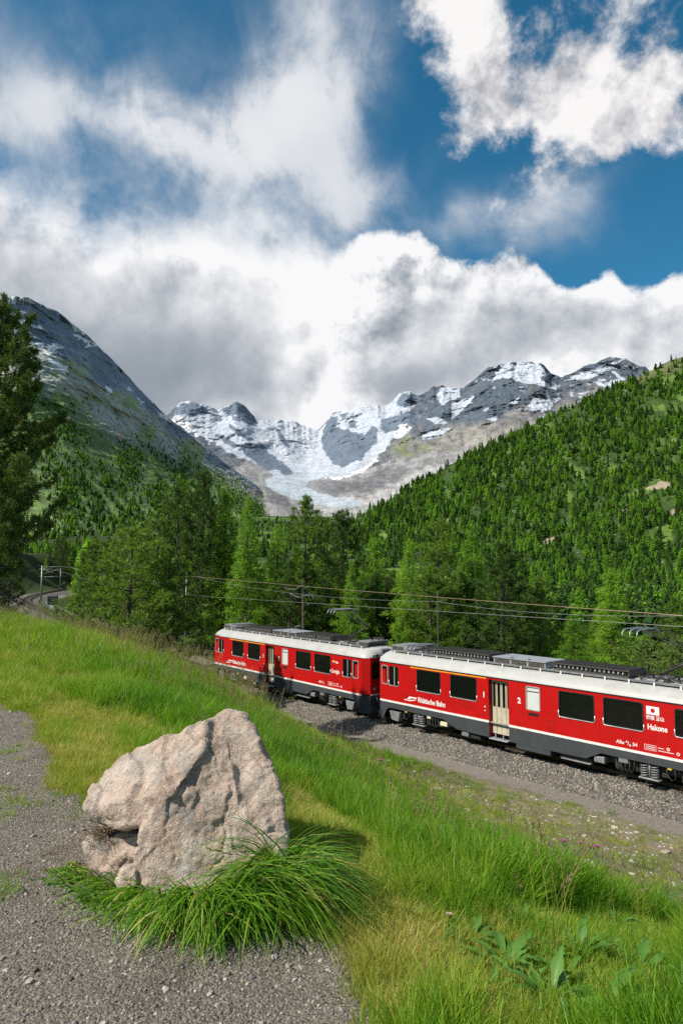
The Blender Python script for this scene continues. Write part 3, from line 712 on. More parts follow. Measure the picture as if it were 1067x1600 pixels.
# valley floor between the near bank and the mountains
def valley():
    a_ = np.radians(np.linspace(-80, 80, 260)); r = np.exp(np.linspace(math.log(174), math.log(3600), 260))
    R, A_ = np.meshgrid(r, a_, indexing='ij'); x = R * np.sin(A_); y = R * np.cos(A_); z = ground(x, y, False) - .03
    n = fbm(P2(x, y, 1 / 90.), 5, .6, seed=55); nf = fbm(P2(x, y, 1 / 14.), 4, .6, seed=66)
    c = np.ones(x.shape + (3,)) * np.array((.032, .052, .014)); c = lay(c, (.10, .18, .03), sst(n + nf * .3, .12, .3))
    px = 533.5 + F * x / y
    c = lay(c, (.12, .22, .03), sst(bl(x, y, [(140, 420, 45, 26, 0), (200, 330, 40, 30, 0), (60, 520, 30, 30, 0), (-20, 700, 30, 40)]) + nf * .2, .4, .6))
    c = lay(c, (.33, .32, .29), sst(-np.abs(y - 380 - (x - 200) * .35 + n * 16) / 5, -1, -.6) * sst(x, 100, 150))
    me = mesh('valley_floor', np.stack([x, y, z], -1).reshape(-1, 3), [grid_faces(260, 260)[:, ::-1]], HM, True)
    attr(me, 'col', np.concatenate([c, np.ones(c.shape[:2] + (1,))], -1).reshape(-1, 4), 'FLOAT_COLOR')
    obj('valley_floor', me, kind='structure')
    # plain land all round, out to the horizon
    a_ = np.linspace(0, 2 * math.pi, 64, endpoint=False); V = []; rr = [170, 1500, 5000, 9500]
    for q in rr:
        for k in a_: V.append((q * math.sin(k), q * math.cos(k), -14 if q < 5000 else -40))
    Fc = [(i * 64 + j, (i + 1) * 64 + j, (i + 1) * 64 + (j + 1) % 64, i * 64 + (j + 1) % 64) for i in range(3) for j in range(64)]
    me = mesh('outer_land', V, [np.array(Fc)[:, ::-1]], HM); attr(me, 'col', np.tile([.035, .06, .015, 1], (len(V), 1)), 'FLOAT_COLOR')
    obj('outer_land', me, kind='structure')
valley()
# ------------------------------------------------------------------ the red train
T_RED = pm('train_red', (.43, .005, .005), .42, var=.02, scale=.6, dirt=((.22, .006, .006), .6), dscale=2.6, spec=.3)
T_ROOF = pm('roof_cream', (.40, .395, .37), .45, var=.04, scale=1.1, dirt=((.27, .25, .21), .55), dscale=1.4)
T_GREY = pm('skirt_grey', (.048, .054, .059), .6, var=.05, scale=1.5, dirt=((.075, .068, .056), .5), dscale=3.0, spec=.2)
T_DARK = pm('underframe_black', (.022, .021, .020), .6, var=.2, scale=6, dirt=((.07, .055, .04), .6), dscale=5.0)
T_STEEL = pm('roof_grey', (.22, .225, .23), .5, .2, var=.12, scale=3, dirt=((.12, .10, .08), .5), dscale=4)
T_LGREY = pm('light_grey_metal', (.36, .38, .41), .42, .3, var=.08, scale=2, dirt=((.2, .18, .16), .4))
T_WHITE = pm('white_trim', (.70, .69, .66), .5, var=.08, scale=4)
T_SILVER = pm('window_silver', (.62, .60, .58), .35, .6, var=.06)
T_DOOR = pm('door_cream', (.50, .45, .33), .45, var=.08, scale=2, dirt=((.30, .25, .17), .6), dscale=4)
T_ORANGE = pm('orange_band', (.80, .30, .015), .45, var=.05)
T_BLIND = pm('cab_blind', (.60, .55, .36), .7, var=.05)
T_RES = pm('resistor_brown', (.085, .075, .062), .7, .3, var=.25, scale=9)
T_RUB = pm('black_rubber', (.012, .012, .013), .5, var=.1)
T_YEL = pm('yellow_mark', (.65, .42, .02), .5, var=.1)
T_SEAT = pm('seat_cloth', (.05, .05, .09), .9, var=.1)
T_RODC = pm('galvanised', (.24, .24, .23), .45, .5, var=.12, scale=3)
def glass(name, c, a):
    m, t, b, o = newmat(name); b.inputs['Base Color'].default_value = (*c, 1); b.inputs['Roughness'].default_value = .03; b.inputs['Specular IOR Level'].default_value = .7
    tr = t.nodes.new('ShaderNodeBsdfTransparent'); tr.inputs[0].default_value = (.55, .60, .52, 1)
    mx = t.nodes.new('ShaderNodeMixShader'); mx.inputs[0].default_value = a
    t.links.new(tr.outputs[0], mx.inputs[1]); t.links.new(b.outputs[0], mx.inputs[2]); t.links.new(mx.outputs[0], o.inputs[0]); return m
T_GLASS = glass('tinted_glass', (.008, .010, .008), .62)
T_CABG = glass('cab_glass', (.02, .025, .02), .25)
T_MILK = pm('frosted_glass', (.56, .58, .55), .25, var=.04)
T_LAMP = pm('lamp_glass', (.55, .55, .5), .1, .2, var=.02)

def lettering(txt, size, mat, parent, x, z, y=-.006, bold=.0, sx=1.0, name='lettering'):
    cu = bpy.data.curves.new('lettering', 'FONT'); cu.body = txt; cu.size = size; cu.offset = bold; cu.extrude = .002; cu.resolution_u = 3
    tmp = bpy.data.objects.new('tmp', cu); COL.objects.link(tmp)
    dg = bpy.context.evaluated_depsgraph_get(); me = bpy.data.meshes.new_from_object(tmp.evaluated_get(dg)); bpy.data.objects.remove(tmp)
    me.name = 'lettering'; me.materials.clear(); me.materials.append(mat)
    o = obj(name, me, parent, (x, y, z), (math.pi / 2, 0, 0)); o.scale = (sx, 1, 1); return o

WZ0, WZ1 = 1.77, 2.69
EAVE, STR = 2.81, 1.05
W = 2.65
WINS = [('cab_door_window', .12, .50, 1.80, 2.66), ('cab_window', .64, 1.22, 1.80, 2.66), ('window', 2.43, 3.83, WZ0, WZ1), ('window', 4.43, 5.83, WZ0, WZ1),
        ('toilet_window', 8.29, 8.89, 1.80, 2.68), ('window', 9.73, 11.14, WZ0, WZ1), ('window', 11.52, 12.93, WZ0, WZ1), ('cab_window', 14.02, 14.68, 1.80, 2.66), ('cab_door_window', 14.84, 15.24, 1.80, 2.66)]
DX0, DX1 = 6.46, 7.44
def roof_z(y):
    u = abs(y - W / 2) / (W / 2)
    return EAVE + .50 * (1 - u ** 2.6) ** .62
def build_car(idx):
    root = empty('railcar', (0, 0, 0), 0)
    XL, XR = 0.0, BL
    for side in (0, 1):
        Y0 = 0.0 if side == 0 else W; dv = .05 if side == 0 else -.05; fl = 1 if side == 0 else -1
        f = lambda u, v: (u, Y0, v)
        for a, b in ((XL, DX0), (DX1, XR)):
            holes = [rrect(w[1], w[3], w[2], w[4], .07, 3) for w in WINS if a < w[1] < b]
            MB().prism([[(a, STR), (b, STR), (b, EAVE), (a, EAVE)]] + holes, f, (0, dv, 0)).obj('side_panel', T_RED, root)
            MB().box((a, Y0 - .012 * fl if fl > 0 else Y0, STR - .07), (b, Y0 + .02 if fl > 0 else Y0 + .012, STR + .018)).obj('white_stripe', T_WHITE, root)
        # lintel over the door bay
        MB().box((DX0, min(Y0, Y0 + dv), 2.74), (DX1, max(Y0, Y0 + dv), EAVE)).obj('door_lintel', T_RED, root)
        # skirt, cut out around the bogies
        zb = .42
        L = [(XL, STR - .05), (XL, .22), (.16, .14), (.42, .60), (.60, .72), (3.95, .72), (4.75, zb), (DX0, zb - .02), (DX0, STR - .05)]
        R = [(DX1, STR - .05), (DX1, zb - .02), (10.75, zb), (11.35, .72), (14.9, .72), (15.08, .60), (15.34, .14), (XR, .22), (XR, STR - .05)]
        for P_ in (L, R): MB().prism([P_], f, (0, dv * .8, 0)).obj('skirt', T_GREY, root)
        for w in WINS:
            n_, a, b, z0, z1 = w
            fr = MB().prism([rrect(a - .022, z0 - .022, b + .022, z1 + .022, .085, 4), rrect(a + .02, z0 + .02, b - .02, z1 - .02, .06, 4)], lambda u, v: (u, Y0 - .010 * fl, v), (0, .03 * fl, 0))
            thin = 'window' == n_ or 'cab_window' == n_
            if thin:   # dark rubber frame with a bright sill
                o = fr.obj('window_frame', T_RUB, root)
                up_ = [(a - .028, z0 + .22)] + [(a + .05 - .078 * math.cos(q_), z0 + .05 - .078 * math.sin(q_)) for q_ in np.linspace(0, math.pi / 2, 5)] + [(b - .05 + .078 * math.sin(q_), z0 + .05 - .078 * math.cos(q_)) for q_ in np.linspace(0, math.pi / 2, 5)] + [(b + .028, z0 + .22)]
                MB().tube([(u_, Y0 - .012 * fl, v_) for u_, v_ in up_], .017, 5).obj('sill', T_SILVER, o)
            else: o = fr.obj('window_frame', T_SILVER, root)
            MB().box((a - .01, Y0 + (.022 if fl > 0 else -.03), z0 - .01), (b + .01, Y0 + (.030 if fl > 0 else -.022), z1 + .01)).obj('pane', T_MILK if n_ == 'toilet_window' else (T_GLASS if side == 0 else T_RUB), o)
            if n_ == 'cab_window': MB().box(((a + b) / 2 + .02, Y0 - .012 if fl > 0 else Y0 - .02, z0), ((a + b) / 2 + .07, Y0 + .02 if fl > 0 else Y0 + .012, z1)).obj('mullion', T_SILVER, o)
            if n_ == 'toilet_window': MB().box((a + .02, Y0 + (.004 if fl > 0 else -.018), z1 - .19), (b - .02, Y0 + (.018 if fl > 0 else -.004), z1 - .165)).obj('mullion', T_RUB, o)
            if n_ == 'cab_door_window' and side == 0: MB().box((a + (.13 if a > 5 else .02), Y0 + .010, z0 + .03), (b - (.02 if a > 5 else .13), Y0 + .018, z1 - .18)).obj('red_shutter', T_RED, o)
        # recessed entrance with two folding leaves
        yd = Y0 + .20 * fl
        ja = MB(); ja.box((DX0 - .02, min(Y0 + .05 * fl, yd), .40), (DX0, max(Y0 + .05 * fl, yd), 2.78)); ja.box((DX1, min(Y0 + .05 * fl, yd), .40), (DX1 + .02, max(Y0 + .05 * fl, yd), 2.78)); ja.obj('door_jamb', T_RED, root)
        mid = (DX0 + DX1) / 2
        for a, b in ((DX0 + .02, mid - .008), (mid + .008, DX1 - .02)):
            wl = (b - a) / 2
            hs = [rrect(a + .045 + k * wl, 1.62, a + wl - .045 + k * wl, 2.62, .05, 3) for k in (0, 1)]
            dl = MB().prism([[(a, .56), (b, .56), (b, 2.73), (a, 2.73)]] + hs, lambda u, v: (u, yd, v), (0, .04 * fl, 0)).obj('door_leaf', T_DOOR, root)
            g = MB()
            for k in (0, 1): g.box((a + .03 + k * wl, yd + .012 if fl > 0 else yd - .024, 1.6), (a + wl - .03 + k * wl, yd + .024 if fl > 0 else yd - .012, 2.64))
            g.obj('pane', T_GLASS, dl)
            MB().box((a + wl - .006, yd - .008 if fl > 0 else yd, .6), (a + wl + .006, yd if fl > 0 else yd + .008, 2.7)).obj('fold', T_RUB, dl)
        st = MB().box((DX0 + .05, min(Y0 - .10 * fl, Y0 + .22 * fl), .36), (DX1 - .03, max(Y0 - .10 * fl, Y0 + .22 * fl), .40), .008)
        for x_ in (DX0 + .3, DX1 - .3): st.box((x_ - .02, min(Y0 + .02 * fl, Y0 + .06 * fl), .40), (x_ + .02, max(Y0 + .02 * fl, Y0 + .06 * fl), .58))
        st.obj('footstep', T_LGREY, root)
        MB().box((XL, min(Y0 - .02 * fl, Y0 + .03 * fl), EAVE), (XR, max(Y0 - .02 * fl, Y0 + .03 * fl), EAVE + .035)).obj('gutter', T_RUB, root)
        if side == 0: MB().box((2.02, -.006, 2.735), (DX0 - .12, -.001, 2.785)).obj('orange_stripe', T_ORANGE, root)
        MB().box((8.36, min(Y0 - .008 * fl, Y0), 1.58), (8.82, max(Y0 - .008 * fl, Y0), 1.69)).obj('dark_vent', T_RUB, root)
    # small hatches and handles of the near side
    for a, b, z0, z1 in ((4.88, 5.58, 1.42, 1.62), (9.28, 9.52, 1.06, 1.52)):
        h_ = MB(); h_.box((a, -.003, z0), (b, -.001, z0 + .012)); h_.box((a, -.003, z1), (b, -.001, z1 + .012)); h_.box((a, -.0035, z0 + .012), (a + .012, -.0015, z1)); h_.box((b - .012, -.0035, z0 + .012), (b, -.0015, z1)); h_.obj('hatch_seam', T_RUB, root)
    MB().lathe((6.28, 0, 1.60), [(0, -.02), (.04, -.02), (.04, 0)], 10, 'y').obj('door_button', T_BLIND, root); MB().lathe((6.28, 0, 1.44), [(0, -.02), (.03, -.02), (.03, 0)], 10, 'y').obj('door_button', T_BLIND, root)
    MB().box((XL, -.004, 1.505), (DX0, -.001, 1.512)).box((DX1, -.004, 1.505), (XR, -.001, 1.512)).obj('panel_seam', pm('seam_red', (.30, .004, .008), .5), root)
    for xs_ in (1.72, 2.2, 4.13, 7.95, 9.2, 11.33, 13.5): MB().box((xs_, -.0035, STR + .02), (xs_ + .008, -.0008, EAVE - .01)).obj('panel_seam', bpy.data.materials.get('seam_red') or T_RED, root)
    # ends
    for s_ in (0, 1):
        e = lambda x_: XR + x_ if s_ else XL - x_
        f = lambda u, v: (e(.34), u, v)
        d_ = (-.05 if s_ else .05, 0, 0)
        wz = (1.80, 2.62)
        MB().prism([[(.30, STR), (W - .30, STR), (W - .30, EAVE + .06), (W - .8, EAVE + .13), (.8, EAVE + .13), (.30, EAVE + .06)], rrect(.42, wz[0], 1.25, wz[1], .07, 3), rrect(1.40, wz[0], W - .42, wz[1], .07, 3)], f, d_).obj('cab_front', T_RED, root)
        for y0, y1 in ((0.0, .30), (W, W - .30)):
            c_ = MB()
            V = [(e(0), y0, STR), (e(.34), y1, STR), (e(.34), y1, EAVE + .06), (e(0), y0, EAVE + .0)]
            dd = (W / 2 - y0) * .03
            V += [(x_ - (.03 if s_ else -.03), y_ + dd, z_) for x_, y_, z_ in V]
            c_.add(V, Q=[(0, 1, 2, 3), (7, 6, 5, 4), (0, 4, 5, 1), (1, 5, 6, 2), (2, 6, 7, 3), (3, 7, 4, 0)])
            c_.obj('cab_corner', T_RED, root)
        for a, b in ((.42, 1.25), (1.40, W - .42)):
            o = MB().prism([rrect(a - .02, wz[0] - .02, b + .02, wz[1] + .02, .08, 4), rrect(a + .02, wz[0] + .02, b - .02, wz[1] - .02, .06, 4)], lambda u, v: (e(.352), u, v), (-.03 if s_ else .03, 0, 0)).obj('windscreen_frame', T_RUB, root)
            MB().box((min(e(.31), e(.32)), a, wz[0]), (max(e(.31), e(.32)), b, wz[1])).obj('windscreen', T_CABG, o)
            MB().box((min(e(.24), e(.25)), a, wz[0] + .14), (max(e(.24), e(.25)), b, wz[1] - .02)).obj('blind', T_BLIND, o)
            wp = MB().tube([(e(.37), (a + b) / 2 + .2, wz[1] + .02), (e(.38), (a + b) / 2 + .05, wz[0] + .25)], .012, 4); wp.obj('wiper', T_RUB, o)
        for y_ in (.52, W - .52):
            hl = MB().lathe((e(.34), y_, 1.32), [(.10, 0), (.11, .05 if s_ else -.05), (.085, .06 if s_ else -.06)], 14, 'x').obj('headlight', T_RUB, root)
            MB().lathe((e(.34), y_, 1.32), [(0, .04 if s_ else -.04), (.09, .045 if s_ else -.045)], 14, 'x').obj('lens', T_LAMP, hl)
        MB().box((min(e(.32), e(.36)), .32, STR - .05), (max(e(.32), e(.36)), W - .32, STR + .018)).obj('white_stripe', T_WHITE, root)
        # apron and snow plough
        ap = MB(); pr_ = [(-.02, 1.0, 0), (.0, .5, 0), (.10, .16, 0)]
        rows = []
        for k, (o_, z_, _) in enumerate(pr_): rows.append([(e(0 - .0 + o_ * .3), .0, z_), (e(.34 + o_), .30, z_), (e(.42 + o_), W / 2, z_), (e(.34 + o_), W - .3, z_), (e(o_ * .3), W, z_)])
        V = [p_ for r_ in rows for p_ in r_]; V += [(p_[0] - (.03 if s_ else -.03), p_[1], p_[2]) for p_ in V]
        Q = [(i * 5 + j, i * 5 + j + 1, (i + 1) * 5 + j + 1, (i + 1) * 5 + j) for i in range(2) for j in range(4)]
        ap.add(V, Q=Q + [tuple(15 + q_ for q_ in r_[::-1]) for r_ in Q] + [(10 + j, 11 + j, 26 + j, 25 + j) for j in range(4)]); ap.obj('end_apron', T_GREY, root)
        cp = MB().lathe((e(.46), W / 2, .72), [(.13, 0), (.13, .28 if s_ else -.28), (.17, .28 if s_ else -.28), (.17, .31 if s_ else -.31), (0, .31 if s_ else -.31)], 14, 'x')
        for k in range(4): y_ = W / 2 + (-.7, -.45, .45, .75)[k]; cp.tube([(e(.40), y_, .92), (e(.55), y_, .75), (e(.58), y_ + .05, .55), (e(.44), y_ + .1, .50)], .028, 6)
        cp.obj('coupler', T_DARK, root)
    # floor, ends of the saloon and seats
    MB().box((XL + .05, .06, .98), (XR - .05, W - .06, 1.02)).box((1.55, .06, 1.02), (1.59, W - .06, 2.78)).box((13.4, .06, 1.02), (13.44, W - .06, 2.78)).box((7.6, .06, 1.02), (7.64, W - .06, 2.78)).box((9.2, .06, 1.02), (9.24, W - .06, 2.78)).obj('interior', pm('interior_wall', (.30, .29, .26), .7), root)
    for xs in (1.75, 2.95, 4.05, 5.15, 9.5, 10.6, 11.75, 12.75):
        s2 = MB().box((xs, .12, 1.35), (xs + .45, 1.0, 1.47), .02).box((xs, .12, 1.47), (xs + .1, 1.0, 2.12), .02).box((xs, 1.6, 1.35), (xs + .45, 2.5, 1.47), .02).box((xs, 1.6, 1.47), (xs + .1, 2.5, 2.12), .02)
        s2.obj('seat', T_SEAT, root)
    # roof: lofted shell, rounded down at the ends
    xs = [(-.34, .42, .30), (-.28, .72, .24), (-.12, .90, .08), (.15, 1.0, 0), (.6, 1.0, 0)] + [(x_, 1.0, 0) for x_ in np.linspace(1.5, BL - 1.5, 12)] + [(BL - .6, 1.0, 0), (BL - .15, 1.0, 0), (BL + .12, .90, .08), (BL + .28, .72, .24), (BL + .34, .42, .30)]
    ys = [0, .04, .12, .25, .42, .62, .9, W / 2]; ys = ys + [W - y_ for y_ in ys[-2::-1]]
    V = []
    for x_, k, ins in xs:
        for y_ in ys:
            yy = W / 2 + (y_ - W / 2) * (1 - ins / (W / 2) * 1.0); V.append((x_, yy, EAVE + .03 + (roof_z(y_) - EAVE) * k))
    me = mesh('roof_shell', V, [grid_faces(len(xs), len(ys))], T_ROOF, True)
    rf = obj('roof', me, root)
    for s_ in (0, 1):
        x_ = BL + .34 if s_ else -.34
        MB().box((x_ - .05, W / 2 - .95, EAVE + .02), (x_ + .05, W / 2 + .95, EAVE + .20), .02).obj('roof_end', T_ROOF, root)
        MB().box((x_ - .07 - (.3 if s_ else -.0), W / 2 - .30, EAVE + .16), (x_ + .07 + (.0 if s_ else .3), W / 2 + .30, EAVE + .44), .03).obj('marker_box', T_STEEL, root)
        MB().lathe((x_, W / 2 - .62, EAVE + .14), [(0, .07 if s_ else -.07), (.07, .07 if s_ else -.07), (.08, 0)], 12, 'x').obj('top_lamp', T_RUB, root)
    # gangboards on brackets
    for y_ in (.50, W - .50):
        rl = MB().box((.35, y_ - .02, 3.31), (BL - .35, y_ + .02, 3.37))
        rl.obj('gangboard_edge', T_STEEL, root)
        MB().box((.6, min(y_ + .03, y_ + (.20 if y_ < 1 else -.20)), 3.33), (BL - .6, max(y_ - .03 if y_ > 1 else y_, y_ + (.20 if y_ < 1 else -.20)), 3.355)).obj('gangboard', T_STEEL, root)
        for k in range(17):
            xk = .55 + k * (BL - 1.1) / 16
            MB().box((xk - .028, y_ - (.055 if y_ < 1 else -.022), 3.10), (xk + .028, y_ - (.022 if y_ < 1 else -.055), 3.36)).obj('bracket', T_WHITE, root)
    # equipment on the roof
    def hood(x0, x1, sl):
        m_ = MB(); xa, xb = (x0, x1) if sl > 0 else (x1, x0); d2 = .55 * sl
        V = [(xa, .62, 3.22), (xb + d2, .62, 3.22), (xb, .66, 3.60), (xa, .66, 3.60)]; V += [(a, W - .62, c) for a, b, c in V]
        m_.add(V, Q=[(0, 1, 2, 3), (7, 6, 5, 4), (3, 2, 6, 7), (1, 5, 6, 2), (0, 3, 7, 4), (0, 4, 5, 1)])
        h0 = m_.obj('ventilation_hood', T_STEEL, root)
        MB().box((min(x0, x1) + .08, .615, 3.29), (max(x0, x1) - .08, .655, 3.53)).obj('grille', T_RES, h0)
    hood(.15, 1.0, 1); hood(BL - .15, BL - 1.05, -1)
    def resistor(x0, x1):
        b_ = MB().box((x0, .66, 3.34), (x1, .72, 3.42)).box((x0, W - .72, 3.34), (x1, W - .66, 3.42)).box((x0, .66, 3.58), (x1, .70, 3.62)).box((x0, W - .70, 3.58), (x1, W - .66, 3.62))
        for x_ in (x0, (x0 + x1) / 2, x1 - .04): b_.box((x_, .68, 3.24), (x_ + .05, .72, 3.60)).box((x_, W - .72, 3.24), (x_ + .05, W - .68, 3.60))
        r0 = b_.obj('resistor_bank', T_RES, root)
        sl = MB(); n_ = int((x1 - x0) / .062)
        for k in range(n_): x_ = x0 + .02 + k * .062; sl.box((x_, .74, 3.40), (x_ + .022, W - .74, 3.64))
        sl.obj('fins', T_RES, r0, kind='stuff')
        ins = MB()
        for k in range(int((x1 - x0) / .18)): x_ = x0 + .08 + k * .18; ins.box((x_, .70, 3.46), (x_ + .06, .74, 3.54))
        ins.obj('insulators', T_LGREY, r0, kind='stuff')
    resistor(2.75, 6.0); resistor(9.1, 12.15)
    a_ = MB().box((6.25, .66, 3.24), (8.75, W - .66, 3.56)).obj('cooling_unit', T_LGREY, root)
    MB().box((6.21, .62, 3.562), (8.79, W - .62, 3.60)).obj('lid', T_LGREY, a_)
    for k in range(3): MB().box((6.33 + k * .82, .645, 3.29), (7.05 + k * .82, .665, 3.53)).obj('grille', T_RES, a_)
    for k in (1, 2): MB().box((6.25 + k * .82 + .0, W * .28, 3.602), (6.25 + k * .82 + .10, W * .30, 3.63)).obj('hinge', T_RUB, a_)
    # pantographs: one folded at the left end, one raised at the right end
    def insul(m_, x_, y_): m_.lathe((x_, y_, 3.26), [(.05, 0), (.05, .03), (.03, .05), (.05, .08), (.03, .10), (.05, .13), (.03, .16), (.0, .17)], 10)
    def panto(xb, knee, head, z_h, folded):
        pr0 = MB()
        for dx in (-.45, .45):
            for y_ in (.85, W - .85): insul(pr0, xb + dx, y_)
        pr0.box((xb - .5, .83, 3.43), (xb + .5, .88, 3.47)); pr0.box((xb - .5, W - .88, 3.43), (xb + .5, W - .83, 3.47)); pr0.box((xb - .48, .88, 3.43), (xb - .43, W - .88, 3.47)); pr0.box((xb + .43, .88, 3.43), (xb + .48, W - .88, 3.47))
        pb = pr0.obj('pantograph', T_DARK, root)
        ym = W / 2; kx, kz = knee; hx, hz = head
        MB().tube([(xb, ym, 3.5), (kx, ym, kz)], [.055, .04], 8).tube([(xb - .5, ym + .12, 3.5), (kx - .10, ym + .08, kz - .06)], .016, 5).obj('lower_arm', T_DARK, pb)
        MB().tube([(kx, ym - .05, kz), (hx + .2, ym - .35, hz - .06)], .02, 6).tube([(kx, ym + .05, kz), (hx + .2, ym + .35, hz - .06)], .02, 6).tube([(kx + .05, ym, kz + .05), (hx + .75, ym + .1, hz - .02)], .011, 5).obj('upper_arm', T_DARK, pb)
        hd = MB()
        for k, dx in enumerate((-.30, -.02, .24)):
            pts = [(hx + dx, ym - .86, hz - .26), (hx + dx, ym - .84, hz - .13), (hx + dx, ym - .74, hz - .03), (hx + dx, ym - .6, hz), (hx + dx, ym + .6, hz), (hx + dx, ym + .74, hz - .03), (hx + dx, ym + .84, hz - .13), (hx + dx, ym + .86, hz - .26)]
            MB().tube(pts, .022, 6).obj('contact_bow', T_LGREY if True else T_DARK, pb)
        hd.tube([(hx - .35, ym - .5, hz - .06), (hx + .85, ym - .5, hz - .04)], .018, 5).tube([(hx - .35, ym + .5, hz - .06), (hx + .85, ym + .5, hz - .04)], .018, 5).tube([(hx + .2, ym - .5, hz - .06), (hx + .2, ym + .5, hz - .06)], .02, 5).obj('head_frame', T_DARK, pb)
    panto(1.9, (3.1, 3.46), (1.55, 3.66), 0, True)
    panto(12.95, (14.35, 4.28), (12.35, 5.10), 0, False)
    cb = MB(); r_ = random.Random(idx)
    for k in range(9):
        x0 = r_.uniform(12.3, 13.6); y0 = r_.uniform(.7, 1.6); cb.tube([(x0, y0, 3.28), (x0 + .2, y0 + .1, 3.42 + r_.random() * .1), (x0 + .5, y0 + .05, 3.40), (x0 + .75, y0 + .2, 3.28)], .022, 5)
    for k in range(7):
        x0 = r_.uniform(1.2, 2.3); y0 = r_.uniform(.7, 1.6); cb.tube([(x0, y0, 3.28), (x0 + .2, y0 + .1, 3.42 + r_.random() * .1), (x0 + .5, y0 + .05, 3.38), (x0 + .7, y0 + .2, 3.28)], .02, 5)
    for k in range(5):
        x0 = r_.uniform(14.6, 15.0); y0 = r_.uniform(.8, 1.7); cb.tube([(x0, y0, 3.62), (x0 + .1, y0 + .1, 3.74), (x0 + .3, y0 + .05, 3.72), (x0 + .4, y0 + .2, 3.60)], .02, 5)
    cb.obj('roof_cables', T_DARK, root)
    # bogies
    for xb in (2.45, BL - 2.45):
        bf = MB()
        for y_ in (.28, W - .34): bf.box((xb - 1.55, y_, .42), (xb + 1.55, y_ + .06, .60), .01).box((xb - .55, y_ - .03, .30), (xb + .55, y_ + .09, .44), .01)
        bf.box((xb - .2, .34, .36), (xb + .2, W - .34, .60))
        bg = bf.obj('bogie', T_DARK, root)
        for dx in (-1.15, 1.15):
            for y_ in (.72, W - .80):
                MB().lathe((xb + dx, y_, .41), [(.0, -.04), (.12, -.05), (.14, -.01), (.31, -.01), (.34, -.04), (.41, -.04), (.41, .08), (.44, .10), (.44, .12), (.0, .12)], 26, 'y').obj('wheel', T_DARK, bg)
            MB().cyl((xb + dx, .5, .41), (xb + dx, W - .5, .41), .07, 10).obj('axle', T_DARK, bg)
            MB().box((xb + dx - .14, .20, .28), (xb + dx + .14, .34, .54), .02).obj('axle_box', T_DARK, bg)
        for dx in (-.18, .18):
            for y_ in (.12, W - .12):
                th = np.linspace(0, 5.5 * 2 * math.pi, 88)
                MB().tube(np.stack([xb + dx + .115 * np.cos(th), y_ + .115 * np.sin(th), .24 + .44 * th / th[-1]], -1), .022, 5).obj('coil_spring', T_STEEL, bg, True)
        MB().cyl((xb, .10, .22), (xb, .10, .72), .035, 8).obj('damper', T_STEEL, bg)
        MB().box((xb - .36, .0, .17), (xb + .36, .24, .23), .02).obj('spring_plate', T_STEEL, bg); MB().box((xb - .36, W - .24, .17), (xb + .36, W, .23), .02).obj('spring_plate', T_STEEL, bg)
        sg = 1 if xb < 5 else -1
        # sand box with plough, near side, and cables
        MB().prism([[(xb - sg * 1.85, .58), (xb - sg * 1.15, .58), (xb - sg * 1.28, .16), (xb - sg * 1.70, .20)]], lambda u, v: (u, .02, v), (0, .34, 0)).obj('sandbox', T_STEEL, root)
        c_ = MB()
        for q_ in range(4):
            xx = xb + (.52 + q_ * .16) * sg; c_.tube([(xx, .08, .70), (xx + .02, .05, .45), (xx + .07 * sg, .05, .28), (xx + .15 * sg, .06, .32), (xx + .18 * sg, .08, .66)], .016, 5)
        c_.tube([(xb - .85 * sg, .06, .7), (xb - .9 * sg, .04, .42), (xb - .75 * sg, .05, .30), (xb - .6 * sg, .06, .5), (xb - .58 * sg, .08, .7)], .016, 5)
        c_.obj('brake_hose', T_DARK, root)
        MB().box((xb + .55 * sg - .0, .02, .60), (xb + .55 * sg + .22 * sg + .0, .12, .72)).obj('junction_box', T_BLIND, root) if sg > 0 else MB().box((xb - 1.05, .02, .56), (xb - .72, .14, .74)).obj('junction_box', T_STEEL, root)
        MB().box((xb - .72 * sg - .07, -.008, .66), (xb - .72 * sg + .07, .002, .71)).obj('yellow_tag', T_YEL, root)
    uf = MB().box((.2, .5, .80), (BL - .2, W - .5, .98))
    uf.obj('underframe', T_DARK, root)
    for a, b, z0, z1, y_, m_ in ((3.75, 4.15, .40, .58, .05, T_BLIND), (4.85, 5.9, .16, .40, .12, T_DARK), (5.0, 5.35, .20, .36, .02, T_STEEL), (7.75, 9.3, .20, .44, .01, T_GREY), (9.6, 10.9, .18, .42, .16, T_DARK), (9.7, 10.9, .20, .24, .05, T_STEEL), (11.05, 11.45, .36, .58, .05, T_STEEL), (5.4, 7.6, .22, .6, .6, T_DARK), (7.6, 10.6, .25, .7, .5, T_DARK)):
        MB().box((a, y_, z0), (b, y_ + (.5 if y_ < .4 else 1.3), z1), .015).obj('equipment_box', m_, root)
    return root
def place(root, C, A):
    root.location = (C[0], C[1], 0); root.rotation_euler = (0, 0, A - math.pi / 2)
T_LET = pm('white_lettering', (.74, .73, .70), .5, var=.05)
car2 = build_car(2); place(car2, C2, A2)
car2['label'] = "nearer red railcar of the train, lettered Rhätische Bahn and Hakone"; car2['category'] = 'railcar'; car2['group'] = 'red railcars coupled in a train'
car1 = build_car(1); place(car1, C1, A1)
car1['label'] = "farther red railcar of the train, lettered Corviglia, its whole side in view"; car1['category'] = 'railcar'; car1['group'] = 'red railcars coupled in a train'
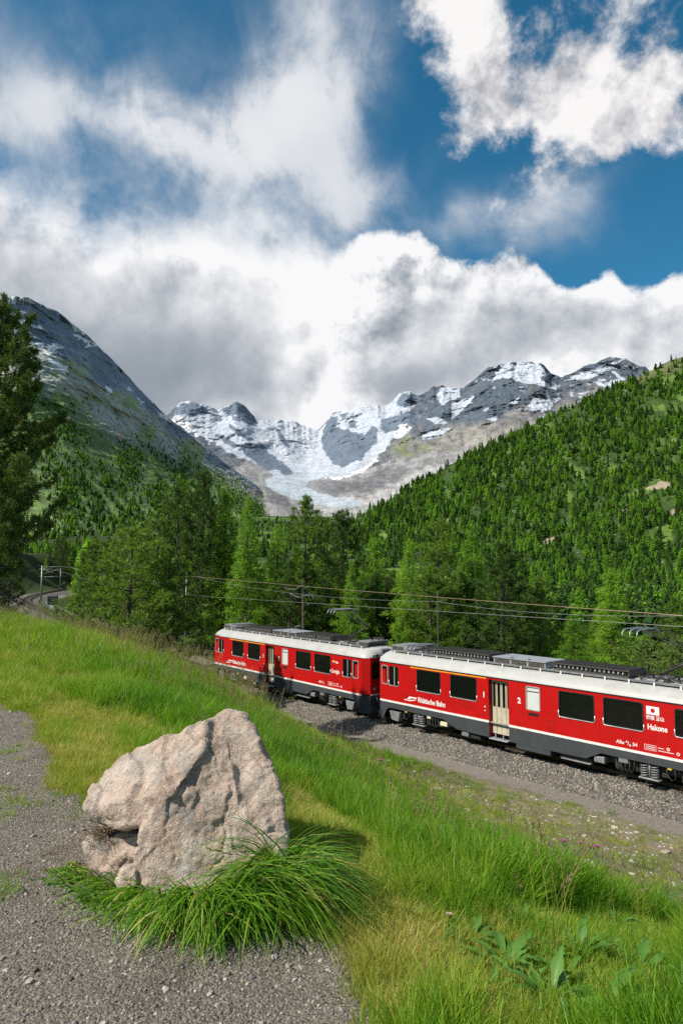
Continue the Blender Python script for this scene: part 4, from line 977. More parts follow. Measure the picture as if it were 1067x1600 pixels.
for c in (car1, car2):
    lettering('1', .30, T_LET, c, 6.15, 1.98, bold=.012); lettering('2', .30, T_LET, c, 7.88, 1.98, bold=.012)
    lettering('Rhätische Bahn', .31, T_LET, c, 2.48, 1.245, bold=.008, sx=.86)
    lg = MB()   # the winged speed emblem before the name
    lg.prism([[(1.62, 1.22), (2.02, 1.22), (2.36, 1.30), (2.36, 1.33), (1.95, 1.26), (1.62, 1.26)]], lambda u, v: (u, -.006, v), (0, .004, 0))
    lg.prism([[(1.80, 1.30), (1.95, 1.42), (2.40, 1.42), (2.40, 1.36), (2.05, 1.36), (1.98, 1.30)]], lambda u, v: (u, -.006, v), (0, .004, 0))
    lg.obj('emblem', T_LET, c)
lettering('Hakone', .26, T_LET, car2, 13.08, 1.86, bold=.007, sx=.82)
fl = MB().box((13.06, -.006, 2.36), (13.50, -.002, 2.63)).obj('flag', T_LET, car2)
MB().lathe((13.28, -.007, 2.495), [(0, 0), (.075, 0), (.075, .004)], 18, 'y').obj('flag_disc', pm('flag_red', (.42, .004, .02), .5), fl)
lettering('箱根 登山', .155, T_LET, car2, 13.05, 2.20, bold=.003, sx=.92)
lettering('ABe ⁴/₄ 54', .17, T_LET, car2, 11.95, 1.20, bold=.003)
def plate(c, x, z):
    m_ = MB()
    for a, b, z0, z1 in ((0, .40, 0, .012), (0, .40, .17, .182), (0, .012, .012, .17), (.388, .40, .012, .17), (.05, .35, .05, .07), (.05, .35, .11, .13), (.46, .66, .12, .14), (.46, .98, .03, .05)): m_.box((x + a, -.005, z + z0), (x + b, -.002, z + z1))
    for q_ in (.80, 1.12):
        m_.lathe((x + q_, -.005, z + (.14 if q_ < 1 else .05)), [(.03, 0), (.055, 0), (.055, .003)], 12, 'y')
    m_.obj('data_panel', T_LET, c)
plate(car2, 12.95, 1.17)
lettering('Corviglia', .26, T_LET, car1, 13.02, 1.86, bold=.007, sx=.74)
lettering('ABe ⁴/₄', .16, T_LET, car1, 11.9, 1.20, bold=.003)
plate(car1, 12.75, 1.17)
cr = MB()
cr.prism([[(13.05, 2.42), (13.22, 2.52), (13.36, 2.46), (13.30, 2.40)]], lambda u, v: (u, -.006, v), (0, .004, 0)).obj('crest', T_YEL, car1)
MB().prism([[(13.14, 2.38), (13.30, 2.395), (13.36, 2.36), (13.25, 2.33)]], lambda u, v: (u, -.0065, v), (0, .004, 0)).obj('crest', pm('crest_blue', (.03, .08, .35), .5), car1)
MB().prism([[(13.36, 2.44), (13.50, 2.48), (13.62, 2.40), (13.50, 2.36)]], lambda u, v: (u, -.006, v), (0, .004, 0)).obj('crest', T_LET, car1)

# ------------------------------------------------------------------ track
TR = empty('railway_track', tuple(PATH[60]), 0, label='railway track curving under the red train and away round the bend', cat='railway track')
def offs(d_):
    P_ = PATH; g = np.gradient(P_[:, :2], axis=0); g /= np.linalg.norm(g, axis=1)[:, None]; n_ = np.stack([-g[:, 1], g[:, 0]], 1)
    return np.concatenate([P_[:, :2] + n_ * d_, P_[:, 2:]], 1)
M_RAIL = pm('rail_steel', (.16, .12, .09), .45, .6, var=.15); M_SLP = pm('sleeper_steel', (.11, .085, .065), .8, var=.2, scale=8)
base_ = np.array(PATH[60])
for d_ in (-.5, .5):
    P_ = offs(d_); g = np.gradient(P_[:, :2], axis=0); g /= np.linalg.norm(g, axis=1)[:, None]; n_ = np.stack([-g[:, 1], g[:, 0], 0 * g[:, 0]], 1)
    prof = [(-.03, 0), (.03, 0), (.03, -.03), (.01, -.05), (.01, -.11), (.06, -.13), (-.06, -.13), (-.01, -.11), (-.01, -.05), (-.03, -.03)]
    V = np.stack([P_ + n_ * a + np.array([0, 0, b]) for a, b in prof], 1); m_ = len(prof)
    V = V - base_; Q = [(i * m_ + j, i * m_ + (j + 1) % m_, (i + 1) * m_ + (j + 1) % m_, (i + 1) * m_ + j) for i in range(len(P_) - 1) for j in range(m_)]
    obj('rail', mesh('rail', V.reshape(-1, 3), [np.array(Q)], M_RAIL), TR)
slp = MB().box((-.9, -.12, -.22), (.9, .12, -.135), .01).me('sleeper', M_SLP)
arc = np.concatenate([[0], np.cumsum(np.linalg.norm(np.diff(PATH, axis=0), axis=1))])
dd_ = np.linalg.norm(PATH[:, :2], axis=1)
for s_ in np.arange(26, arc[-1] - 18, .68):
    i = np.searchsorted(arc, s_) - 1; k = (s_ - arc[i]) / (arc[i + 1] - arc[i]); c_ = PATH[i] * (1 - k) + PATH[i + 1] * k; g = PATH[i + 1] - PATH[i]
    obj('sleeper', slp, TR, tuple(c_ - base_), (0, 0, math.atan2(g[1], g[0]) + math.pi / 2))

# ballast shoulder: loose stones
def rock_me(name, mat, n, seed, sub=1, flat=1.0, amp=.35):
    import bmesh
    bm = bmesh.new(); bmesh.ops.create_icosphere(bm, subdivisions=sub, radius=1.0); bm.verts.ensure_lookup_table()
    V = np.array([v.co for v in bm.verts]); Fc = np.array([[v.index for v in f.verts] for f in bm.faces]); bm.free()
    r_ = np.random.default_rng(seed)
    for k in range(5):      # chip flat faces
        d_ = r_.normal(size=3); d_ /= np.linalg.norm(d_); h_ = V @ d_; lim = r_.uniform(.5, .8); V = V - np.maximum(0, h_ - lim)[:, None] * d_
    V = V * (1 + amp * fbm(V * 1.3 + seed, 3, seed=seed)[:, None]); V[:, 2] *= flat; V[:, 0] *= r_.uniform(.8, 1.25)
    return mesh(name, V, [Fc], mat)
def stonemat(name, cols):
    m, t, b, o = newmat(name); oi = t.nodes.new('ShaderNodeObjectInfo'); tc = t.nodes.new('ShaderNodeTexCoord').outputs['Object']
    c = ramp(t, S(oi.outputs['Random'], t), [(i / (len(cols) - 1), q_) for i, q_ in enumerate(cols)])
    n_ = noise(t, tc, 3, 5, .65).ss(.3, .7, .75, 1.2); c = mix(t, 1.0, c, xyz(t, n_, n_, n_), 'MULTIPLY')
    t.links.new(c, b.inputs['Base Color']); b.inputs['Roughness'].default_value = .88; return m
M_BAL = stonemat('ballast_stone', [(.06, .052, .043), (.14, .125, .105), (.21, .19, .16), (.34, .31, .26), (.12, .09, .065)])
M_GRV = stonemat('gravel_stone', [(.07, .062, .05), (.16, .14, .115), (.23, .20, .16), (.13, .125, .12), (.40, .36, .30), (.11, .085, .06)])
M_WST = stonemat('pale_stone', [(.34, .31, .27), (.48, .45, .40), (.40, .34, .27), (.27, .25, .22)])
n_b = 30000
si = rng.uniform(18, 118, n_b); sd_ = np.sqrt(rng.random(n_b)) * 1.0; off_ = rng.uniform(-2.6, -.75, n_b)
ix = np.clip(si.astype(int), 0, len(PATH) - 2); fr = si - ix
Pm = PATH[ix] * (1 - fr)[:, None] + PATH[ix + 1] * fr[:, None]; g = PATH[ix + 1, :2] - PATH[ix, :2]; g /= np.linalg.norm(g, axis=1)[:, None]
nn = np.stack([-g[:, 1], g[:, 0]], 1)
near_sign = -1 if (PATH[61, :2] + np.array([-(PATH[62] - PATH[61])[1], (PATH[62] - PATH[61])[0]])) @ np.array([.787, .617]) > PATH[61, :2] @ np.array([.787, .617]) else 1
xy = Pm[:, :2] + nn * (-off_ * near_sign)[:, None]
# ballast bank (a real bed with shoulders) under the stones
P_ = PATH; g2 = np.gradient(P_[:, :2], axis=0); g2 /= np.linalg.norm(g2, axis=1)[:, None]; n2_ = np.stack([-g2[:, 1], g2[:, 0]], 1)
prof = [(-2.75, -.56), (-2.55, -.50), (-1.55, -.17), (0, -.17), (1.55, -.17), (2.55, -.50), (2.75, -.56)]
V = np.concatenate([np.concatenate([P_[:, :2] + n2_ * a, P_[:, 2:] + b], 1)[:, None] for a, b in prof], 1)
M_BB, t_, b_, o_ = newmat('ballast_bed_surface'); tc_ = t_.nodes.new('ShaderNodeTexCoord').outputs['Object']; vv = S(voro(t_, tc_, 17, out='Color'), t_)
t_.links.new(ramp(t_, vv, [(0, (.04, .036, .03)), (.5, (.105, .093, .078)), (1, (.21, .19, .16))]), b_.inputs['Base Color']); b_.inputs['Roughness'].default_value = .95; bump(t_, b_, 1 - voro(t_, tc_, 17), 1.0, .05)
obj('ballast_bed', mesh('ballast_bed', V.reshape(-1, 3), [grid_faces(len(P_), len(prof))[:, ::-1]], M_BB), kind='structure')
ad = np.abs(off_); zz = Pm[:, 2] + np.where(ad < 1.55, -.17, -.17 - .33 * (ad - 1.55)) + .0
scatter('ballast_stones', np.stack([xy[:, 0], xy[:, 1], zz], 1), rng.uniform(0, 6.28, (n_b, 3)), rng.uniform(.026, .055, n_b), [rock_me('ballast_stone', M_BAL, 0, s_) for s_ in range(6)], kind='stuff', label='grey crushed stone ballast along the near side of the track', cat='ballast')
# ------------------------------------------------------------------ conifers
M_BARK = pm('bark', (.075, .058, .045), .95, var=.3, scale=6, bmp=.6, bscale=18, bdist=.03)
M_DEAD = pm('dead_wood', (.17, .155, .135), .9, var=.2, scale=8)
M_LARCH = leafmat('larch_needles', (.10, .23, .015), (.29, .48, .038), .5)
M_PINE = leafmat('stone_pine_needles', (.06, .13, .015), (.20, .31, .035), .4)
M_DPINE = leafmat('dark_pine_needles', (.032, .075, .012), (.110, .180, .025), .3)
M_OLIVE = leafmat('olive_pine_needles', (.060, .135, .014), (.175, .275, .030), .4)
M_BPINE = leafmat('big_pine_needles', (.022, .052, .010), (.120, .185, .026), .3)
M_BUSH = leafmat('shrub_leaves', (.070, .130, .020), (.180, .26, .04), .35)

def cards(P, Dr, L, Wd, r_, curve_=0.0):
    """narrow leaf blades: base points P, directions Dr, length, width"""
    n = len(P); rnd = r_.normal(size=(n, 3)); s_ = np.cross(Dr, rnd); s_ /= np.linalg.norm(s_, axis=1)[:, None] + 1e-9
    L = np.broadcast_to(L, (n,))[:, None]; Wd = np.broadcast_to(Wd, (n,))[:, None]
    a = P - s_ * Wd * .35; b = P + s_ * Wd * .35; m = P + Dr * L * .5 + s_ * Wd * .5; m2 = P + Dr * L * .5 - s_ * Wd * .5; t_ = P + Dr * L
    V = np.stack([P, m, t_, m2], 1).reshape(-1, 3); i = np.arange(n) * 4
    return V, np.stack([i, i + 1, i + 2, i + 3], 1)
def unit(v): return v / (np.linalg.norm(v, axis=-1)[..., None] + 1e-9)
def tree_meshes(kind, seed, H, R, nbr, ncard, lsz, t0=.12, crown=None, bend=.02, wd=.22, dead=0, tuft=10, cone=1.0, lean=(0, 0), ndl=.17):
    r_ = np.random.default_rng(seed); tr = MB()
    zs = np.linspace(0, 1, 9); off = np.cumsum(r_.normal(0, bend * H / 9, (9, 2)), 0); off -= off[0]
    cx = lambda t_: np.array([np.interp(t_, zs, off[:, 0]) + lean[0] * t_ * H, np.interp(t_, zs, off[:, 1]) + lean[1] * t_ * H, t_ * H])
    tr.tube([cx(q) for q in zs], [H * .017 * (1 - q) ** .8 + .012 for q in zs], 7)
    tr.tube([(0, 0, -H * .06), (0, 0, H * .02)], [H * .024, H * .017], 7)
    Pl = []; Dl = []; Sl = []
    for i in range(nbr):
        t_ = t0 + (1 - t0) * ((i + r_.random()) / nbr) ** .9
        if kind == 'larch': pf = (1 - t_) ** .85 * (.35 + .65 * sst(np.array(t_), t0 - .05, t0 + .22)) + .02
        elif kind == 'pine': pf = (1 - ((t_ - .30) / .72) ** 2 if t_ > .30 else .72 + .28 * (t_ / .30)) ** .8 * .95 + .05 if t_ < 1 else .05
        else: pf = (1 - t_) ** .75 * .95 + .04
        pf = max(float(pf) if not isinstance(pf, complex) else .1, .05)
        ln = R * pf * r_.uniform(.62, 1.12) * (1 + .25 * math.sin(i * 1.7 + seed))
        if kind == 'pine' and r_.random() < .12: ln *= .45
        az_ = i * 2.39996 + r_.normal(0, .5); c_, s_ = math.cos(az_), math.sin(az_)
        el_ = {'larch': -.02 - .18 * (1 - t_), 'pine': .28, 'spruce': -.05}[kind] + r_.normal(0, .10) + .5 * max(0, t_ - .75)
        q = np.linspace(0, 1, 6); up_ = {'larch': .10, 'pine': .30, 'spruce': .10}[kind]
        bx = q * ln * math.cos(el_); bz = q * ln * math.sin(el_) + (-.13 * q + up_ * q * q) * ln
        wob = np.cumsum(r_.normal(0, .03 * ln, 6)); B = cx(t_) + np.stack([bx * c_ - wob * s_, bx * s_ + wob * c_, bz], 1)
        tr.tube(B, np.linspace(H * .0042 * (1.2 - t_) + .008, .006, 6), 3, cap=False)
        nc = max(3, int(ncard * ln / R))
        u = r_.beta(1.6, 1.0, nc) * .97 + .03
        if kind == 'pine': u = r_.beta(2.4, .9, nc)
        Bp = np.stack([np.interp(u, q, B[:, k]) for k in range(3)], 1); bd = unit(B[-1] - B[0])
        lat = np.array([-s_, c_, 0]); sp = r_.uniform(-1, 1, nc) * ln * wd * (1.15 - .75 * u) * (1.2 if kind != 'pine' else 1)
        dz = r_.normal(0, .03 * ln + .05, nc)
        if kind == 'larch': dz -= np.abs(r_.normal(0, .14, nc)) * lsz * 3
        Bp = Bp + lat * sp[:, None] + bd * (np.abs(sp) * .35)[:, None]; Bp[:, 2] += dz
        dirs = unit(bd * .7 + lat * np.sign(sp)[:, None] * .6 + r_.normal(0, .25, (nc, 3)))
        Pl.append(Bp); Dl.append(dirs); Sl.append(np.full(nc, 1.0))
    # leader
    nt = int(ncard * .9); u = r_.uniform(.86, 1.02, nt); Pl.append(np.array([cx(q_) for q_ in u]) + r_.normal(0, .04, (nt, 3))); Dl.append(unit(r_.normal(0, .5, (nt, 3)) + [0, 0, .8])); Sl.append(np.ones(nt))
    P = np.vstack(Pl); Dd = np.vstack(Dl); n = len(P)
    k = tuft; P = np.repeat(P, k, 0); Dd = np.repeat(Dd, k, 0)
    if kind == 'pine':
        Dd = unit(Dd * .55 + np.array([0, 0, .55]) + r_.normal(0, .62, Dd.shape)); L = lsz * r_.uniform(.7, 1.2, len(P)); P = P + r_.normal(0, lsz * .16, P.shape); W_ = L * ndl
    elif kind == 'larch':
        Dd = unit(Dd * .6 + np.array([0, 0, -.18]) + r_.normal(0, .55, Dd.shape)); L = lsz * r_.uniform(.6, 1.2, len(P)); P = P + r_.normal(0, lsz * .35, P.shape); W_ = L * .17
    else:
        Dd = unit(Dd + np.array([0, 0, -.1]) + r_.normal(0, .45, Dd.shape)); L = lsz * r_.uniform(.6, 1.2, len(P)); P = P + r_.normal(0, lsz * .25, P.shape); W_ = L * .22
    V, Q = cards(P, Dd, L, W_, r_)
    for i in range(dead):
        t_ = r_.uniform(.05, max(t0 * 1.6, .15)); az_ = r_.uniform(0, 6.28); ln = R * r_.uniform(.4, .9); B = [cx(t_)]
        d_ = np.array([math.cos(az_), math.sin(az_), -.1])
        for q_ in range(5): d_ = d_ + r_.normal(0, .22, 3); B.append(B[-1] + unit(d_) * ln / 5)
        tr.tube(B, np.linspace(.035, .008, 6), 4)
        for q_ in (2, 3, 4):
            e_ = unit(d_ + r_.normal(0, .9, 3)) * ln * .3; tr.tube([B[q_], B[q_] + e_ * .5, B[q_] + e_ + [0, 0, -.08 * ln]], [.014, .010, .005], 3)
    return tr, V, Q
def make_tree(name, cat_, kind, seed, mat, **kw):
    tr, V, Q = tree_meshes(kind, seed, mat_ := kw.pop('H'), kw.pop('R'), **kw)
    root = empty(name, (0, 0, 0)); root['category'] = cat_
    tr.obj('trunk', M_BARK, root)
    obj('crown', mesh('crown', V, [Q], mat), root)
    root['h'] = mat_
    return root
def ready(px, top, Y, src, label, grp=None, wk=1.0, rz=0.0, z=None, mat=None, name=None):
    """stand a tree where its top is seen at (px, top) at distance Y"""
    wk *= 1.12 if src is not big_ref.get('o') else 1.0
    P = at(px, top, Y); g = float(ground(np.array([P[0]]), np.array([Y]))[0]) if z is None else z
    h_ = P[2] - g; s_ = h_ / src['h']; o = dup(src, (P[0], Y, g - .05), (0, 0, rz), (s_ * wk, s_ * wk, s_), label=label)
    if grp: o['group'] = grp
    return o
protos = {}; big_ref = {}
protos['larch'] = [make_tree('larch_tree', 'tree', 'larch', s_, M_LARCH, H=14, R=3.1, nbr=115, ncard=34, lsz=.34, tuft=9, t0=.08) for s_ in (1, 2, 3)]
protos['pine'] = [make_tree('stone_pine', 'tree', 'pine', s_, M_PINE, H=13, R=2.7, nbr=96, ncard=26, lsz=.30, tuft=13, t0=.07, dead=3) for s_ in (4, 5, 6)]
protos['dpine'] = [make_tree('stone_pine', 'tree', 'pine', s_, M_DPINE, H=13, R=2.6, nbr=100, ncard=27, lsz=.30, tuft=13, t0=.08, dead=2) for s_ in (7, 8)]
protos['olive'] = [make_tree('stone_pine', 'tree', 'pine', s_, M_OLIVE, H=9, R=2.4, nbr=80, ncard=22, lsz=.26, tuft=12, t0=.10, dead=6) for s_ in (9,)]
protos['bush'] = [make_tree('shrub', 'shrub', 'pine', s_, M_BUSH, H=3, R=1.7, nbr=30, ncard=20, lsz=.16, tuft=7, t0=.05) for s_ in (10, 11)]
used = set()
def T(kind, i, px, top, Y, label, **kw):
    o = ready(px, top, Y, protos[kind][i], label, rz=kw.pop('rz', (px * 1.37) % 6.28), **kw); return o
# the stone pine that fills the left edge
big = make_tree('stone_pine', 'tree', 'pine', 21, M_BPINE, H=11.5, R=3.0, nbr=150, ncard=58, lsz=.19, tuft=24, t0=.13, dead=34, wd=.20, ndl=.15)
big_ref['o'] = big; ready(2, 482, 27.0, big, 'tall dark stone pine at the left edge, standing high above the grass brow', wk=.80, rz=2.0)
T('olive', 0, 205, 826, 37, 'olive green bare-stemmed pine behind the grass brow, left of the tall dark pair', wk=1.15)
T('dpine', 0, 318, 741, 61, 'tallest dark pine just left of the farther railcar', wk=.74)
T('dpine', 1, 281, 764, 64, 'dark pine pressed against the left side of the tallest dark pine', wk=.74)
T('pine', 0, 246, 812, 66, 'mid green pine between the olive pine and the tall dark pair')
T('pine', 2, 268, 856, 38, 'smaller pine in front of the tall dark pair, nearest the train end', wk=1.1, rz=2)
T('pine', 1, 160, 850, 52, 'broad mid green pine beyond the track bend signal', wk=1.2)
T('larch', 0, 352, 764, 62, 'slender larch with its top just right of the tallest dark pine')
T('larch', 1, 386, 782, 56, 'bright larch in the gap below the mountain, left of the glacier', wk=.85)
T('larch', 2, 436, 824, 64, 'light green larch directly below the tongue of the glacier', wk=1.1)
T('pine', 2, 476, 779, 58, 'loose limbed stone pine with its top at the glacier foot', wk=.95)
T('dpine', 0, 535, 803, 56, 'dark dense pine to the right below the glacier basin', rz=1.2)
T('larch', 0, 505, 845, 66, 'larch crown showing between the loose pine and the dark dense pine', rz=2.2)
T('larch', 1, 590, 846, 62, 'pale larch between the dark dense pine and the forested hill', wk=1.2, rz=4)
T('larch', 2, 640, 846, 54, 'bright green larch above the gap between the two railcars', wk=1.15, rz=1)
T('pine', 0, 683, 818, 50, 'stone pine with a dark stem above the left end of the nearer railcar', rz=2.6, wk=.9)
T('larch', 0, 736, 828, 52, 'tall larch between the dark stemmed pine and the squat dark pine', rz=5, wk=1.1)
T('dpine', 1, 783, 851, 44, 'squat dark pine with sunlit left side behind the roof of the nearer railcar', wk=1.1)
T('pine', 1, 840, 905, 46, 'low dark pine beside the squat dark pine, above the cooling unit', rz=3)
T('larch', 2, 950, 893, 47, 'loose larch with an open crown left of the raised bows of the nearer pantograph', rz=3, wk=1.35)
T('larch', 1, 895, 962, 42, 'young bright larch behind the right resistor bank of the nearer railcar', rz=2, wk=1.5)
T('pine', 2, 1058, 935, 60, 'round pine at the right edge below the river meadow', rz=1)
T('bush', 0, 1010, 1005, 40, 'olive shrub with pale twigs below the lowest wire at the right', wk=1.6)
T('bush', 1, 1052, 1018, 37, 'shrub behind the arms of the nearer pantograph', wk=1.5)
T('bush', 0, 132, 912, 64, 'bush inside the bend of the track', wk=.9, rz=2)
T('bush', 1, 170, 938, 40, 'dark green bush at the foot of the olive pine', wk=1.5)
T('bush', 1, 262, 945, 37, 'bush at the foot of the tall dark pair of pines', wk=1.4, rz=1)

LMK = [(-400, 'left edge'), (50, 'track bend'), (130, 'bush in the track bend'), (205, 'olive green pine'), (265, 'smaller pine'), (318, 'tallest dark pine'), (370, 'left half of the farther railcar'), (430, 'middle of the farther railcar'), (480, 'dead grey branches'), (535, 'dark dense pine'), (590, 'gap between the railcars'),
       (640, 'first window of the nearer railcar'), (683, 'dark wooden pole'), (736, 'orange stripe of the nearer railcar'), (783, 'cream door of the nearer railcar'), (835, 'roof cooling unit'), (900, 'right resistor bank'), (950, 'loose open larch'), (1010, 'raised pantograph bows'), (1060, 'right edge'), (1500, 'right edge')]
def where(px, Y, cuts, words):
    k = min(LMK, key=lambda q_: abs(q_[0] - px)); w_ = words[sum(Y > c_ for c_ in cuts)]
    sd = 'above' if abs(k[0] - px) < 11 else ('left of' if px < k[0] else 'right of'); return '%s, %s the %s' % (w_, sd, k[1])
# second rank: the wood behind the first trees, one by one
G2 = 'trees of the wood between the track and the valley'
placed = []
r_ = np.random.default_rng(77)
def second(n, xr, Yr, topf, kinds, lab):
    for k in range(n):
        for tries in range(40):
            px = r_.uniform(*xr); Y = r_.uniform(*Yr); P = at(px, 900, Y)
            d_, zt, ii = path_dist(np.array([P[0]]), np.array([Y]))
            if d_[0] < 5.5: continue
            if any(math.hypot(P[0] - a, Y - b) < 2.1 + Y * .012 for a, b in placed): continue
            break
        placed.append((P[0], Y)); kd = kinds[r_.integers(len(kinds))]; src = protos[kd][r_.integers(len(protos[kd]))]
        o = ready(px, topf(px) + r_.uniform(-8, 26), Y, src, lab[kd] + ' ' + where(px, Y, (56, 68, 90), ('close behind the first row', 'in the second row', 'deep in the wood', 'far back in the wood')), G2 + (', larches' if kd == 'larch' else ', pines'), wk=r_.uniform(.85, 1.2), rz=r_.uniform(0, 6.28))
LB = {'larch': 'bright larch', 'pine': 'mid green pine', 'dpine': 'dark pine'}
tf = lambda px: float(gint(px, [(-300, 830), (60, 850), (120, 835), (200, 838), (260, 850), (330, 800), (420, 850), (500, 850), (560, 858), (640, 868), (700, 870), (800, 885), (860, 935), (930, 930), (1010, 990), (1100, 985), (1500, 960)]))
second(46, (330, 830), (48, 84), lambda p_: tf(p_) + 18, ['larch', 'larch', 'pine', 'dpine'], LB)
second(26, (110, 340), (58, 120), lambda p_: tf(p_) + 8, ['larch', 'pine', 'pine', 'dpine'], LB)
second(14, (830, 1150), (48, 70), lambda p_: tf(p_) + 25, ['larch', 'pine'], LB)
second(16, (-60, 110), (128, 170), lambda p_: 862, ['larch', 'pine', 'dpine'], LB)
second(9, (0, 112), (138, 152), lambda p_: 846, ['larch', 'pine', 'dpine'], LB)
second(8, (-160, 30), (45, 80), lambda p_: 850, ['pine', 'dpine'], LB)
for l in protos.values():
    for s_ in l:
        for ch in list(s_.children): bpy.data.objects.remove(ch)
        bpy.data.objects.remove(s_)
for ch in list(big.children): bpy.data.objects.remove(ch)
bpy.data.objects.remove(big)

# hillside trees: small crowns of layered boughs
def far_tree(seed, H, R, n, slim):
    r_ = np.random.default_rng(seed); t_ = r_.random(n) ** .8; az_ = r_.uniform(0, 6.28, n); rr = R * (1 - t_) ** slim * r_.uniform(.35, 1.0, n) + .08
    P = np.stack([rr * np.cos(az_) * .45, rr * np.sin(az_) * .45, t_ * H * .94 + H * .05], 1)
    Dd = unit(np.stack([np.cos(az_), np.sin(az_), r_.normal(-.1, .25, n)], 1)); L = rr * .75 + .35
    V, Q = cards(P, Dd, L, L * .75 + .25, r_)
    up = r_.random(n // 5) ; P2_ = np.stack([0 * up, 0 * up, up * H * .9], 1); V2, Q2 = cards(P2_, unit(np.stack([r_.normal(0, .2, len(up)), r_.normal(0, .2, len(up)), up * 0 + 1], 1)), np.full(len(up), H * .16), np.full(len(up), R * .7) * (1 - up) + .3, r_)
    V = np.vstack([V, V2]); Q = np.vstack([Q, Q2 + len(P) * 4])
    tr = MB().tube([(0, 0, -1.5), (0, 0, H * .5), (0, 0, H * .97)], [.22, .14, .03], 5)
    return tr, V, Q
M_FL = leafmat('far_larch', (.11, .26, .022), (.28, .48, .050), .5); M_FD = leafmat('far_pine', (.030, .085, .018), (.11, .20, .030), .35)
FT = []
for k in range(7):
    tr, V, Q = far_tree(300 + k, (15, 13.5, 15, 14, 12, 15, 11)[k], (2.7, 3.3, 2.5, 3.6, 3.9, 3.0, 4.0)[k], 230, (.85, .7, .9, .6, .5, .75, .45)[k])
    mt = M_FL if k in (0, 1, 4) else M_FD
    FT.append((mesh('trunk', np.vstack(tr.V), [np.vstack(tr.T), np.vstack(tr.Q)], M_BARK), mesh('crown', V, [Q], mt), k))
def joined(k):
    tr, cr, _ = FT[k]; n = len(tr.vertices); V = np.vstack([[v.co[:] for v in tr.vertices], [v.co[:] for v in cr.vertices]])
    q1_ = [p_.vertices[:] for p_ in tr.polygons]; T3 = np.array([p_ for p_ in q1_ if len(p_) == 3]); T4 = np.array([p_ for p_ in q1_ if len(p_) == 4]); C4 = np.array([p_.vertices[:] for p_ in cr.polygons]) + n
    fs = [T3, T4, C4]; mi = [0] * len(T3) + [0] * len(T4) + [1] * len(C4)
    return mesh('far_conifer', V, fs, [M_BARK, FT[k][1].materials[0]], mids=mi)
FJ = [joined(k) for k in range(7)]
def pick(patch, n, dens, seed):
    P, px, py, col = patch; r_ = np.random.default_rng(seed); nu, nv = px.shape
    # weight by true area of the cells
    A_ = np.linalg.norm(np.cross(P[1:, :-1] - P[:-1, :-1], P[:-1, 1:] - P[:-1, :-1]), axis=2); pc = (px[:-1, :-1], py[:-1, :-1])
    wt = A_ * dens(*pc) ; wt = wt.ravel() / wt.sum(); ids = r_.choice(len(wt), n, p=wt); i, j = ids // (nv - 1), ids % (nv - 1); a, b = r_.random((2, n))
    a = a[:, None]; b = b[:, None]
    return P[i, j] * (1 - a) * (1 - b) + P[i + 1, j] * a * (1 - b) + P[i, j + 1] * (1 - a) * b + P[i + 1, j + 1] * a * b
def dens_r(px, py):
    n = fbm(P2(px, py, .05), 4, .6, seed=401); m = bl(px, py, MEAD) * .65 + bl(px, py, ROCKP) * 1.6
    top = sst(py - gint(px, SKYR), 0, 34) * .8 + .2; k = sst(px, 960, 1040)
    return np.clip(.75 + n * 1.3 - m, .06, 1.5) * (1 - k + k * top)
def dens_l(px, py):
    n = fbm(P2(px, py, .04), 4, .6, seed=411); fo = gint(px, [(-900, 570), (60, 585), (110, 610), (170, 655), (230, 665), (300, 695), (380, 725), (440, 770)])
    st = fbm(np.stack([(px - py * .8) * .10, (py + px * .9) * .02, 0 * px], -1), 4, .6, seed=195)
    return np.clip(.6 + n * 1.2 - st * 1.2, .02, 1.4) * (sst(py - fo, 10, 90)) + .02 * sst(py - fo, -50, 10)
R1 = pick(RPATCH, 23000, dens_r, 1); L1 = pick(LPATCH, 14000, dens_l, 2)
# valley floor
n = 9000; a_ = np.radians(rng.uniform(-46, 46, n)); rr = np.exp(rng.uniform(math.log(135), math.log(2400), n)); rr = rr[:]; x = rr * np.sin(a_); y = rr * np.cos(a_)
keep = np.ones(n, bool); nn_ = fbm(P2(x, y, 1 / 90.), 5, .6, seed=55); keep &= (nn_ < .22) | (y > 900)
keep &= ~((np.abs(y - 380 - (x - 200) * .35) < 12) & (x > 100)); keep &= bl(x, y, [(140, 420, 45, 26, 0), (200, 330, 40, 30, 0), (60, 520, 30, 30, 0)]) < .35
d_, zt, ii = path_dist(x, y); keep &= d_ > 7
